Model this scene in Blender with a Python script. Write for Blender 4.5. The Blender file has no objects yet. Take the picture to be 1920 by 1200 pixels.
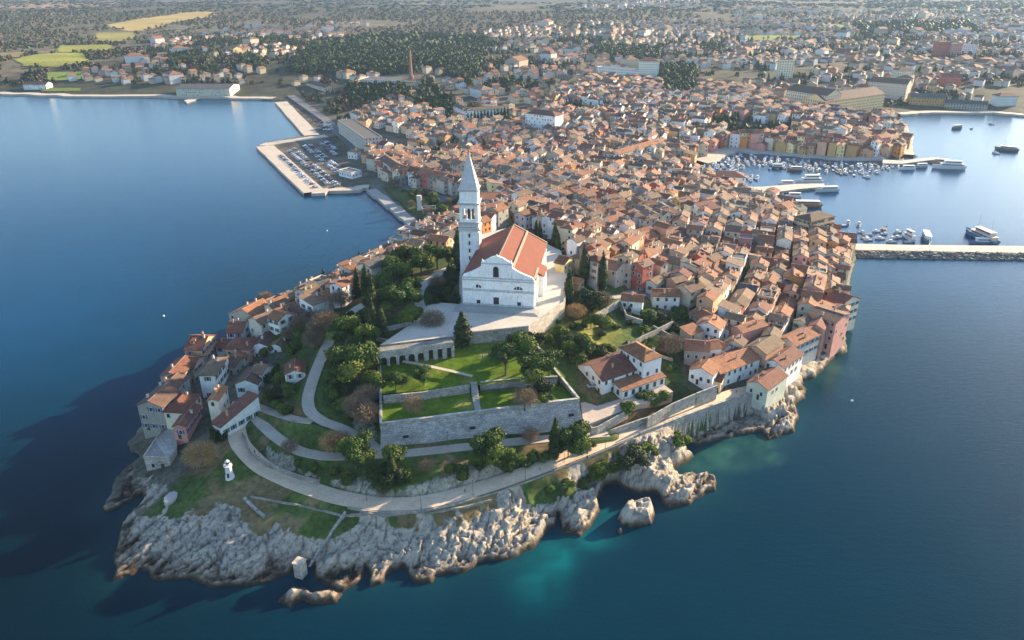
import bpy, math, random
import numpy as np
from mathutils import Vector
R = math.radians
rnd = random.Random(7)
S = bpy.context.scene
# ---------------------------------------------------------------- camera, sky, sun, exposure
CAM_H = 150.0; PITCH = 25.0; FPX = 1400.0
cd = bpy.data.cameras.new('camera'); cam = bpy.data.objects.new('camera', cd); S.collection.objects.link(cam)
cam.location = (0, 0, CAM_H); cam.rotation_euler = (R(90 - PITCH), 0, 0)
cd.sensor_width = 36; cd.lens = 36 * FPX / 1920; cd.clip_start = 1; cd.clip_end = 60000
S.camera = cam
SUN_AZ = 55.0      # degrees from +Y (straight ahead) towards +X (right)
SUN_EL = 18.0
w = bpy.data.worlds.new('World'); S.world = w; w.use_nodes = True
nt = w.node_tree; bg = nt.nodes['Background']
sky = nt.nodes.new('ShaderNodeTexSky'); sky.sky_type = 'NISHITA'; sky.sun_disc = False
sky.sun_elevation = R(SUN_EL); sky.sun_rotation = R(SUN_AZ); sky.air_density = 1.0; sky.dust_density = 0.5; sky.ozone_density = 2.6
nt.links.new(sky.outputs[0], bg.inputs[0]); bg.inputs[1].default_value = 0.112
sl = bpy.data.lights.new('sun', 'SUN'); sl.energy = 5.0; sl.angle = R(0.53); sl.color = (1.0, 0.79, 0.52)
sun = bpy.data.objects.new('sun', sl); S.collection.objects.link(sun)
sd = Vector((math.sin(R(SUN_AZ)) * math.cos(R(SUN_EL)), math.cos(R(SUN_AZ)) * math.cos(R(SUN_EL)), math.sin(R(SUN_EL))))
sun.rotation_euler = sd.to_track_quat('Z', 'Y').to_euler()
S.view_settings.view_transform = 'Standard'; S.view_settings.look = 'None'
S.view_settings.exposure = 1.8; S.view_settings.gamma = 1.0
S.cycles.max_bounces = 5; S.cycles.diffuse_bounces = 2; S.cycles.glossy_bounces = 2; S.cycles.transmission_bounces = 2
S.cycles.volume_bounces = 0; S.cycles.use_denoising = True; S.cycles.denoising_input_passes = 'RGB_ALBEDO_NORMAL'; S.cycles.denoising_prefilter = 'ACCURATE'; S.cycles.caustics_reflective = False; S.cycles.caustics_refractive = False
S.cycles.sample_clamp_indirect = 4

# ---------------------------------------------------------------- pixel <-> world helpers (1920x1200 frame)
CP, SP = math.cos(R(PITCH)), math.sin(R(PITCH))
def P(px, py, z=0.0):
    v = 600 - py; up = v * CP - FPX * SP; f = FPX * CP + v * SP
    t = (CAM_H - z) / -up
    return ((px - 960) * t, f * t)
def proj(x, y, z):
    zz = np.asarray(z) - CAM_H
    d = np.asarray(y) * CP - zz * SP; v = np.asarray(y) * SP + zz * CP
    return 960 + np.asarray(x) / d * FPX, 600 - v / d * FPX, d

# ---------------------------------------------------------------- numpy noise
def _hash(ix, iy, seed):
    h = (ix.astype(np.int64) * 374761393 + iy.astype(np.int64) * 668265263 + seed * 2147483647) & 0xffffffff
    h = ((h ^ (h >> 13)) * 1274126177) & 0xffffffff
    h = h ^ (h >> 16)
    return (h & 0xffff) / 65535.0
def vnoise(x, y, seed=0):
    ix = np.floor(x); iy = np.floor(y); fx = x - ix; fy = y - iy
    fx = fx * fx * (3 - 2 * fx); fy = fy * fy * (3 - 2 * fy)
    a = _hash(ix, iy, seed); b = _hash(ix + 1, iy, seed); c = _hash(ix, iy + 1, seed); d = _hash(ix + 1, iy + 1, seed)
    return (a * (1 - fx) + b * fx) * (1 - fy) + (c * (1 - fx) + d * fx) * fy
def fbm(x, y, o=4, seed=0):
    s = 0; a = .5; n = 0
    for i in range(o):
        s = s + a * vnoise(x, y, seed + i * 17); n += a; x = x * 2.03 + 5.1; y = y * 2.03 + 1.7; a *= .5
    return s / n
def ridged(x, y, o=4, seed=0):
    s = 0; a = .5; n = 0
    for i in range(o):
        s = s + a * (1 - np.abs(2 * vnoise(x, y, seed + i * 31) - 1)); n += a; x = x * 2.1 + 3.3; y = y * 2.1 + 7.7; a *= .5
    return s / n
def sst(a, b, x):
    t = np.clip((x - a) / (b - a), 0, 1); return t * t * (3 - 2 * t)

# ---------------------------------------------------------------- polygons
def segdist(x, y, pts, closed=True):
    """distance and parameter along a polyline for arrays x, y"""
    best = np.full(x.shape, 1e18); bi = np.zeros(x.shape)
    n = len(pts)
    for i in range(n if closed else n - 1):
        ax, ay = pts[i]; bx, by = pts[(i + 1) % n]
        dx, dy = bx - ax, by - ay; L = dx * dx + dy * dy + 1e-12
        t = np.clip(((x - ax) * dx + (y - ay) * dy) / L, 0, 1)
        d = (x - ax - t * dx) ** 2 + (y - ay - t * dy) ** 2
        m = d < best; best = np.where(m, d, best); bi = np.where(m, i + t, bi)
    return np.sqrt(best), bi
def inside(x, y, pts):
    c = np.zeros(np.shape(x), bool); n = len(pts)
    for i in range(n):
        ax, ay = pts[i]; bx, by = pts[(i + 1) % n]
        if ay == by: continue
        m = ((ay > y) != (by > y)) & (x < (bx - ax) * (y - ay) / (by - ay) + ax)
        c ^= m
    return c
def sdf(x, y, pts):
    d, _ = segdist(x, y, pts); return np.where(inside(x, y, pts), d, -d)
def pin(px, py, poly):
    return bool(inside(np.array([px]), np.array([py]), poly)[0])

# ---------------------------------------------------------------- scene graph helpers
def tag(o, label=None, cat=None, group=None, kind=None):
    if label: o['label'] = label
    if cat: o['category'] = cat
    if group: o['group'] = group
    if kind: o['kind'] = kind
    return o
def empty(name, loc, rz=0.0):
    o = bpy.data.objects.new(name, None); S.collection.objects.link(o); o.location = loc; o.rotation_euler = (0, 0, rz)
    o.empty_display_size = 1
    return o
class MB:
    """collects polygons, then links them as ONE mesh object"""
    def __init__(s): s.v = []; s.f = []; s.m = []; s.c = []
    def poly(s, pts, m=0, c=(1, 1, 1)):
        n = len(s.v); s.v.extend(pts); s.f.append(tuple(range(n, n + len(pts)))); s.m.append(m); s.c.append(c)
    def box(s, x0, x1, y0, y1, z0, z1, m=0, c=(1, 1, 1), bottom=False, M=None):
        p = [(x0, y0, z0), (x1, y0, z0), (x1, y1, z0), (x0, y1, z0), (x0, y0, z1), (x1, y0, z1), (x1, y1, z1), (x0, y1, z1)]
        if M: p = [M(*q) for q in p]
        F = [(4, 5, 6, 7), (0, 1, 5, 4), (1, 2, 6, 5), (2, 3, 7, 6), (3, 0, 4, 7)]
        if bottom: F.append((3, 2, 1, 0))
        n = len(s.v); s.v.extend(p)
        for f in F: s.f.append(tuple(n + i for i in f)); s.m.append(m); s.c.append(c)
    def prism(s, pts, z0, z1, m=0, mt=None, c=(1, 1, 1), ct=None, batter=0.0):
        """pts CCW footprint; z0/z1 numbers or lists; walls then top"""
        n = len(pts); Z0 = z0 if isinstance(z0, (list, tuple)) else [z0] * n; Z1 = z1 if isinstance(z1, (list, tuple)) else [z1] * n
        for i in range(n):
            j = (i + 1) % n
            s.poly([(pts[i][0], pts[i][1], Z0[i]), (pts[j][0], pts[j][1], Z0[j]), (pts[j][0], pts[j][1], Z1[j]), (pts[i][0], pts[i][1], Z1[i])], m, c)
        s.poly([(pts[i][0], pts[i][1], Z1[i]) for i in range(n)], m if mt is None else mt, ct or c)
    def tube(s, x, y, z0, z1, r0, r1, n=8, m=0, c=(1, 1, 1), cap=True, ph=0.0):
        a = [2 * math.pi * i / n + ph for i in range(n)]
        b = [(x + r0 * math.cos(t), y + r0 * math.sin(t), z0) for t in a]; t_ = [(x + r1 * math.cos(t), y + r1 * math.sin(t), z1) for t in a]
        for i in range(n):
            j = (i + 1) % n; s.poly([b[i], b[j], t_[j], t_[i]], m, c)
        if cap and r1 > 0: s.poly(t_, m, c)
    def bar(s, a, b, r0, r1, n=5, m=0, c=(1, 1, 1)):
        a = Vector(a); b = Vector(b); d = (b - a); q = d.to_track_quat('Z', 'Y')
        A = [a + q @ Vector((r0 * math.cos(t), r0 * math.sin(t), 0)) for t in [2 * math.pi * i / n for i in range(n)]]
        B = [b + q @ Vector((r1 * math.cos(t), r1 * math.sin(t), 0)) for t in [2 * math.pi * i / n for i in range(n)]]
        for i in range(n):
            j = (i + 1) % n; s.poly([tuple(A[i]), tuple(A[j]), tuple(B[j]), tuple(B[i])], m, c)
        s.poly([tuple(p) for p in B], m, c)
    def mesh(s, name, mats, smooth=False):
        me = bpy.data.meshes.new(name); me.from_pydata([tuple(map(float, p)) for p in s.v], [], s.f)
        for q in mats: me.materials.append(q)
        me.polygons.foreach_set('material_index', np.array(s.m, dtype=np.int32))
        if smooth: me.polygons.foreach_set('use_smooth', np.ones(len(s.f), bool))
        at = me.color_attributes.new('Col', 'FLOAT_COLOR', 'CORNER')
        lt = np.array([len(f) for f in s.f]); col = np.ones((lt.sum(), 4)); col[:, :3] = np.repeat(np.array(s.c, float).reshape(-1, 3), lt, axis=0)
        at.data.foreach_set('color', col.ravel()); me.update()
        return me
    def build(s, name, mats, parent=None, smooth=False):
        o = bpy.data.objects.new(name, s.mesh(name, mats if isinstance(mats, (list, tuple)) else [mats], smooth)); S.collection.objects.link(o)
        if parent: o.parent = parent
        return o
def np_mesh(name, V, F, mats, cols=None, smooth=False, attrs=None):
    """V (n,3), F (m,k) arrays; cols per vertex"""
    me = bpy.data.meshes.new(name); k = F.shape[1]
    me.vertices.add(len(V)); me.vertices.foreach_set('co', V.astype(np.float32).ravel())
    me.loops.add(F.size); me.loops.foreach_set('vertex_index', F.astype(np.int32).ravel())
    me.polygons.add(len(F)); me.polygons.foreach_set('loop_start', np.arange(0, F.size, k, dtype=np.int32))
    if smooth: me.polygons.foreach_set('use_smooth', np.ones(len(F), bool))
    for q in mats: me.materials.append(q)
    if cols is not None:
        at = me.color_attributes.new('Col', 'FLOAT_COLOR', 'POINT'); c4 = np.ones((len(V), 4), np.float32); c4[:, :3] = cols; at.data.foreach_set('color', c4.ravel())
    for nme, a in (attrs or {}).items():
        at = me.attributes.new(nme, 'FLOAT', 'POINT'); at.data.foreach_set('value', a.astype(np.float32).ravel())
    me.update(calc_edges=True); me.validate()
    return me
def link(name, me, parent=None, loc=None, rz=None, sc=None):
    o = bpy.data.objects.new(name, me); S.collection.objects.link(o)
    if parent: o.parent = parent
    if loc is not None: o.location = loc
    if rz is not None: o.rotation_euler = (0, 0, rz)
    if sc is not None: o.scale = sc
    return o
def copy_tree(o, parent=None):
    c = o.copy(); S.collection.objects.link(c); c.parent = parent
    for ch in KIDS(o): copy_tree(ch, c)
    return c
_kids = {}
def KIDS(o):
    return list(_kids.get(o.name, [])) if o.name in _kids else [q for q in o.children]

# ---------------------------------------------------------------- materials
def mat(name, col=(.5, .5, .5), rough=.85, attr=True, n1=(0.0, 0.0), n2=(0.0, 0.0), bump=(0, 0), spec=.3, metal=0.0, stain=None, brick=None, zs=.35):
    """Principled whose base colour = col x Col attribute x two noises (scale, amount); bump = (scale, strength)"""
    m = bpy.data.materials.new(name); m.use_nodes = True; nt = m.node_tree; N = nt.nodes; L = nt.links
    b = N['Principled BSDF']; b.inputs['Roughness'].default_value = rough; b.inputs['Specular IOR Level'].default_value = spec; b.inputs['Metallic'].default_value = metal
    g = N.new('ShaderNodeNewGeometry'); cur = None
    rgb = N.new('ShaderNodeRGB'); rgb.outputs[0].default_value = (*col, 1); cur = rgb.outputs[0]
    def mul(a, bb):
        x = N.new('ShaderNodeMix'); x.data_type = 'RGBA'; x.blend_type = 'MULTIPLY'; x.inputs[0].default_value = 1
        L.new(a, x.inputs[6]); L.new(bb, x.inputs[7]); return x.outputs[2]
    if attr:
        a = N.new('ShaderNodeVertexColor'); a.layer_name = 'Col'; cur = mul(cur, a.outputs[0])
    for sc, am in (n1, n2):
        if am:
            t = N.new('ShaderNodeTexNoise'); t.inputs['Scale'].default_value = sc; t.inputs['Detail'].default_value = 4; t.inputs['Roughness'].default_value = .65
            L.new(g.outputs['Position'], t.inputs['Vector'])
            r = N.new('ShaderNodeMapRange'); r.inputs[1].default_value = .3; r.inputs[2].default_value = .7; r.inputs[3].default_value = 1 - am; r.inputs[4].default_value = 1 + am * .6
            L.new(t.outputs[0], r.inputs[0]); cur = mul(cur, r.outputs[0])
    if brick:
        sp = N.new('ShaderNodeSeparateXYZ'); L.new(g.outputs['Position'], sp.inputs[0]); ma = N.new('ShaderNodeMath'); ma.operation = 'MULTIPLY_ADD'; L.new(sp.outputs[1], ma.inputs[0]); ma.inputs[1].default_value = .8; L.new(sp.outputs[0], ma.inputs[2])
        cb = N.new('ShaderNodeCombineXYZ'); L.new(ma.outputs[0], cb.inputs[0]); L.new(sp.outputs[2], cb.inputs[1]); bt_ = N.new('ShaderNodeTexBrick'); L.new(cb.outputs[0], bt_.inputs['Vector'])
        bt_.inputs['Color1'].default_value = (1.12, 1.1, 1.06, 1); bt_.inputs['Color2'].default_value = (.74, .74, .74, 1); bt_.inputs['Mortar'].default_value = (.5, .48, .45, 1); bt_.inputs['Scale'].default_value = 1; bt_.inputs['Brick Width'].default_value = brick[0]; bt_.inputs['Row Height'].default_value = brick[1]; bt_.inputs['Mortar Size'].default_value = .05; bt_.inputs['Mortar Smooth'].default_value = .4
        cur = mul(cur, bt_.outputs[0])
    if stain:
        sc, lo, scol = stain
        t = N.new('ShaderNodeTexNoise'); t.inputs['Scale'].default_value = sc; t.inputs['Detail'].default_value = 6; t.inputs['Roughness'].default_value = .7
        mp = N.new('ShaderNodeMapping'); mp.inputs['Scale'].default_value = (1, 1, zs); L.new(g.outputs['Position'], mp.inputs[0]); L.new(mp.outputs[0], t.inputs['Vector'])
        r = N.new('ShaderNodeMapRange'); r.inputs[1].default_value = lo; r.inputs[2].default_value = lo + .14; L.new(t.outputs[0], r.inputs[0])
        x = N.new('ShaderNodeMix'); x.data_type = 'RGBA'; L.new(r.outputs[0], x.inputs[0]); L.new(cur, x.inputs[6]); x.inputs[7].default_value = (*scol, 1); cur = x.outputs[2]
    L.new(cur, b.inputs['Base Color'])
    if bump[1]:
        t = N.new('ShaderNodeTexNoise'); t.inputs['Scale'].default_value = bump[0]; t.inputs['Detail'].default_value = 5; L.new(g.outputs['Position'], t.inputs['Vector'])
        bp = N.new('ShaderNodeBump'); bp.inputs['Strength'].default_value = bump[1]; bp.inputs['Distance'].default_value = .3; L.new(t.outputs[0], bp.inputs['Height']); L.new(bp.outputs[0], b.inputs['Normal'])
    return m
M = {}
M['wall'] = mat('plaster', (1, 1, 1), .9, n1=(.35, .16), n2=(2.2, .14), bump=(2, .2), stain=(.45, .62, (.16, .13, .10)))
M['roof'] = mat('clay_tiles', (1, 1, 1), .85, n1=(.5, .32), n2=(2.6, .38), bump=(3.0, .7), stain=(1.3, .60, (.10, .062, .04)))
M['glass'] = mat('dark_window_glass', (.022, .028, .036), .35, attr=False, spec=.5)
M['trim'] = mat('painted_trim', (1, 1, 1), .7, n2=(3, .08))
M['stone'] = mat('weathered_stone', (1, 1, 1), .92, n1=(.25, .22), n2=(1.6, .3), bump=(1.5, .7), stain=(.55, .60, (.11, .10, .085)), brick=(1.5, .7))
M['marble'] = mat('white_istrian_stone', (1, 1, 1), .8, n1=(.3, .12), n2=(1.8, .2), bump=(2, .25), stain=(1.3, .58, (.33, .32, .30)), zs=.16)
M['redtile'] = mat('church_tiles', (1, 1, 1), .85, n1=(.3, .14), n2=(3.0, .28), bump=(3, .5), stain=(.9, .68, (.16, .07, .04)))
M['pave'] = mat('paving', (1, 1, 1), .9, n1=(.15, .15), n2=(1.4, .16), bump=(2, .2))
M['leaf'] = mat('leaves', (1, 1, 1), .7, n1=(.8, .3), n2=(2.5, .35), spec=.15)
M['twig'] = mat('bare_twigs', (1, 1, 1), .9, n1=(.5, .25), spec=.1)
M['bark'] = mat('bark', (.12, .09, .065), .95, attr=False, n1=(2, .3))
M['grass'] = mat('lawn_grass', (1, 1, 1), .95, n1=(.3, .4), n2=(2.2, .45), bump=(4, .5), spec=.1)
M['hull'] = mat('painted_hull', (1, 1, 1), .45, n2=(1.5, .06), spec=.4)
M['metal'] = mat('dark_iron', (.06, .06, .06), .6, attr=False)
M['car'] = mat('car_paint', (1, 1, 1), .35, n2=(.5, .03), spec=.5)
# ---------------------------------------------------------------- coastline (waterline, traced as pixels on the sea plane)
COAST_PX = [(0,178),(120,182),(320,184),(440,186),(519,189),(577,255),(485,272),(582,367),(692,357),(787,437),
 (765,468),(735,492),(690,515),(600,562),(540,592),(480,622),(440,642),(425,668),(385,690),(345,705),(312,738),(285,765),(262,800),(243,832),
 (262,856),(240,880),(205,925),(192,952),(212,958),(262,925),(268,940),(240,965),(222,1000),(212,1036),(226,1082),(262,1072),(297,1092),(353,1088),(393,1100),
 (430,1090),(467,1094),(513,1094),(547,1078),(562,1052),(585,1062),(610,1092),(640,1108),(672,1090),(690,1062),(699,1098),(719,1094),(740,1072),(757,1062),(775,1089),(814,1094),(838,1074),
 (893,1066),(941,1050),(996,1027),(1036,990),(1040,962),(1050,1000),(1085,1004),(1107,985),(1117,952),(1136,915),(1158,905),(1196,925),(1232,925),(1257,952),
 (1289,945),(1340,922),(1343,896),(1313,888),(1275,897),(1262,880),(1284,868),(1309,862),(1281,842),(1290,834),
 (1330,832),(1385,812),(1425,812),(1432,830),(1455,826),(1492,810),(1502,777),(1494,755),(1512,730),(1504,715),(1530,707),(1558,683),(1566,668),
 (1588,655),(1586,630),(1592,590),(1590,555),(1594,520),(1606,478),(1597,462),(1569,452),(1566,446),(1520,425),(1502,401),(1449,371),(1425,362),(1392,352),(1360,345),(1311,329),(1304,308),
 (1335,292),(1364,281),(1450,290),(1520,297),(1600,301),(1658,298),(1714,294),(1700,240),(1690,228),(1679,218),(1736,214),(1842,213),(1920,219)]
COAST = [P(x, y, 0) for x, y in COAST_PX]
LAND = [(-25000, COAST[0][1] + 30), (-3000, COAST[0][1] - 20)] + COAST + [(1200, 1000), (1600, 1150), (3000, 1250), (25000, 1400), (25000, 26000), (-25000, 26000)]
ISLETS = [[P(x, y, 0) for x, y in q] for q in (
 [(520,1128),(548,1100),(575,1098),(590,1110),(622,1100),(643,1112),(632,1130),(600,1132),(570,1126),(545,1140)],
 [(1153,972),(1170,950),(1205,946),(1228,955),(1226,985),(1190,992),(1165,988)],
 [(1155,997),(1168,992),(1172,1002),(1160,1006)])]
# ---------------------------------------------------------------- height control points (pixel, pixel, height)
CTRL = [(455,757,12),(480,870,11),(560,905,10.3),(640,933,10.2),(750,947,10.2),(850,932,10.3),(940,905,10.4),(1040,868,10.4),(1120,835,10.4),(1200,802,10.4),(1290,765,10),(1360,742,9.2),(1400,730,8.6),
 (430,895,9.5),(380,900,8),(320,935,7),(300,905,5),(440,960,8.0),(560,1000,7),(660,1000,6.5),(760,1000,6),(350,1010,4.5),(450,1040,3.6),(600,1050,3.2),(700,1050,3),(850,1010,5.2),(950,965,6.5),(1050,920,7.5),(1090,950,4.5),
 (1150,870,9),(1190,860,8.5),(1220,840,9),(1230,890,6.5),(1268,820,9.2),(1290,895,3.2),(1260,920,3.5),(1320,905,3),
 (1330,822,1.4),(1380,795,1.6),(1410,785,3),(1350,815,1.0),(1290,800,3),(1440,770,5),(1460,790,2.5),(1480,740,4),(1520,680,4.5),(1560,640,5),(1575,560,4.5),(1580,500,3.5),
 (600,850,13.9),(700,858,14.3),(800,848,14.3),(900,836,14),(1000,825,13),(1060,820,12.4),(1100,814,12),(545,838,14),(510,806,13),(640,870,12.5),(720,905,12.5),(820,895,13),(920,880,13),(1000,855,12.5),(530,870,11.5),
 (690,820,17),(600,788,18.5),(575,762,19.5),(582,720,21.5),(600,680,23.5),(617,640,25.5),(640,603,27.5),(680,570,29),(650,760,19),(690,720,22),(690,660,27),(540,775,15),(500,740,14),(540,720,17),(520,680,15.5),(470,735,12.5),
 (380,790,9.5),(330,840,6),(300,800,6.5),(400,820,10.5),(360,860,8),(420,700,12),(360,720,8.5),(480,650,14),(450,640,10.5),(560,620,18),(580,570,18),(520,600,10),(660,540,22),(740,510,24),(690,600,29.5),
 (820,470,27),(800,560,31),(770,450,12),(860,430,14),(840,450,20),(930,430,21),(1000,420,20),(1060,440,23),(1080,480,26),(1110,520,26.5),(1090,570,26),(1080,620,25),(1030,655,23),(1070,700,20),(1120,640,21),(1150,590,23),(1200,560,21),
 (1170,690,17),(1230,720,15),(1110,745,15.5),(1160,760,14.5),(1200,770,13),(720,835,14.6),(800,822,14),(900,815,13.5),(1000,806,12.5),(1085,800,11.8),(1280,730,12.5),(1280,660,15),(1300,600,16.5),(1350,700,10.5),(1400,650,10),(1450,680,8.5),(1470,600,9),(1530,600,6.5),(1540,540,6.5),(1400,560,13),(1480,480,9),(1560,470,4),
 (1300,500,17),(1200,480,20),(1100,430,17),(1200,400,12),(1300,400,11),(1400,430,10),(1500,440,6),(1350,360,5),(1400,375,3),(1000,370,9),(900,390,6),(1100,350,7),(1250,340,4.5),(800,420,3.2),(820,390,3),(730,370,2.6),(700,340,2.6),(650,360,2.6),(560,330,2.6),(900,340,4),(1000,320,5),(1200,310,5),(1500,280,3),(1600,285,3)]
cx, cy, cz = [], [], []
for a, b, z in CTRL:
    q = P(a, b, z); cx.append(q[0]); cy.append(q[1]); cz.append(z)
for i in range(9, 99 if len(COAST) > 99 else len(COAST) - 3):
    a, b = COAST[i], COAST[i + 1]; L_ = math.hypot(a[0] - b[0], a[1] - b[1]); k = max(1, int(L_ / 22))
    for j in range(k):
        cx.append(a[0] + (b[0] - a[0]) * j / k); cy.append(a[1] + (b[1] - a[1]) * j / k); cz.append(2.0 if 104 > i > 88 or i < 12 else 1.0)
cx, cy, cz = map(np.array, (cx, cy, cz))
D_ = np.hypot(cx[:, None] - cx[None], cy[:, None] - cy[None]); n_ = len(cx)
A_ = np.zeros((n_ + 1, n_ + 1)); A_[:n_, :n_] = D_ + np.eye(n_) * -1.5; A_[n_, :n_] = 1; A_[:n_, n_] = 1
W_ = np.linalg.solve(A_, np.append(cz, 0))
def rbf(x, y):
    out = np.empty(x.shape)
    xf, yf, of = x.ravel(), y.ravel(), out.reshape(-1)
    for i in range(0, xf.size, 20000):
        d = np.hypot(xf[i:i + 20000, None] - cx[None], yf[i:i + 20000, None] - cy[None]); of[i:i + 20000] = d @ W_[:n_] + W_[n_]
    return out
def hmain(x, y):
    """gentle mainland behind the harbour"""
    r = np.hypot(x, y)
    q = 3.0 + 15 * sst(620, 1000, r + .25 * x) * (.5 + 1.0 * fbm(x / 260, y / 260, 3, 5)) + 26 * sst(1100, 3000, r) * fbm(x / 900, y / 900, 3, 9)
    return q + 110 * sst(5000, 15000, r) * (.35 + .9 * fbm(x / 3200, y / 3200, 4, 3))
def CRACK(x, y):
    c, s_ = math.cos(R(52)), math.sin(R(52)); wx = 2.2 * fbm(x / 5, y / 5, 3, 141); wy = 2.2 * fbm(x / 5, y / 5, 3, 143); u = x * c + y * s_ + wx; v = -x * s_ + y * c + wy
    a = 1 - np.abs(2 * vnoise(u / 7.5, v / 1.9, 151) - 1); b = 1 - np.abs(2 * vnoise(u / 3.2, v / 1.1, 153) - 1); d = 1 - np.abs(2 * vnoise(u / 2.0, v / 2.6, 155) - 1)
    return np.clip(np.maximum.reduce([sst(.80, .98, a), .8 * sst(.84, .98, b), .7 * sst(.88, .99, d)]), 0, 1)
def worley(x, y, seed):
    ix, iy = np.floor(x), np.floor(y); f1 = np.full(x.shape, 9.); f2 = np.full(x.shape, 9.); h = np.zeros(x.shape); ox = np.zeros(x.shape); oy = np.zeros(x.shape)
    for a in (-1, 0, 1):
        for b in (-1, 0, 1):
            cx_, cy_ = ix + a, iy + b; px_ = cx_ + .1 + .8 * _hash(cx_, cy_, seed); py_ = cy_ + .1 + .8 * _hash(cx_, cy_, seed + 1); d = np.hypot(x - px_, y - py_)
            c = d < f1; f2 = np.where(c, f1, np.minimum(f2, d)); f1 = np.where(c, d, f1); h = np.where(c, _hash(cx_, cy_, seed + 2), h); ox = np.where(c, x - px_, ox); oy = np.where(c, y - py_, oy)
    return f2 - f1, h, ox, oy
def SLABS(x, y):
    c, s_ = math.cos(R(52)), math.sin(R(52)); wx = 1.6 * fbm(x / 4, y / 4, 3, 141); wy = 1.6 * fbm(x / 4, y / 4, 3, 143); u = x * c + y * s_ + wx; v = -x * s_ + y * c + wy
    e1, h1, a1, b1 = worley(u / 11., v / 2.9, 301); e2, h2, a2, b2 = worley(u / 2.6, v / 1.3, 311)
    z = (h1 - .5) * 1.5 + a1 * (h1 - .3) * 1.3 - b1 * 1.1 + (h2 - .5) * .75 + b2 * (h2 - .5) * 1.3
    ck = np.maximum((1 - sst(.02, .13, e1)), .75 * (1 - sst(.02, .16, e2)))
    return z, ck
def W3(l): return [(*P(a, b, z), z) for a, b, z in l]
# paths: (points, half width)
ROADS = {'promenade': (W3([(452,752,12),(440,785,11.6),(447,832,11.2),(490,876,10.8),(548,903,10.4),(620,929,10.2),(700,945,10.2),(780,945,10.2),(850,930,10.3),(940,903,10.4),(1040,866,10.4),(1120,834,10.4),(1200,801,10.4),(1290,766,10),(1360,742,9.2),(1420,728,8.5)]), 3.0),
 'upper_path': (W3([(462,755,12.3),(485,790,12.8),(520,822,13.6),(560,846,13.7),(610,856,14.0),(690,853,14.4),(760,850,14.4),(850,840,14.2),(940,830,13.6),(1030,822,12.6),(1090,816,12.0),(1140,812,11.3)]), 2.0),
 'hill_path': (W3([(712,845,14.6),(680,822,15.8),(640,802,18),(604,790,18.6),(580,772,19.4),(576,748,20.2),(586,712,22),(602,672,24),(616,640,25.6),(640,603,27.8),(676,572,29.5),(720,560,30.6)]), 2.0),
 'cross_path': (W3([(470,757,12.6),(510,772,14.4),(550,785,16.6),(588,790,18.4)]), 1.6),
 'church_lane': (W3([(800,600,31.8),(782,560,31.8),(790,535,31.8),(830,508,31.5),(862,495,31)]), 2.0),
 'town_lane': (W3([(1058,560,29),(1100,548,27),(1150,560,24),(1200,540,21),(1240,570,19)]), 2.0)}
BAST = [P(714,797,22), P(1085,750,22), P(1052,708,23.5), P(990,628,30), P(712,655,30)]      # garden bastion outline
PLAZA = [P(712,647,32), P(990,614,32), P(1058,568,32), P(1063,520,32), P(1052,470,32), P(1010,450,32), P(960,425,32), P(900,440,32), P(860,490,32), P(862,570,32), P(806,566,32), P(782,600,32)]
RZ = 32.0
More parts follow.
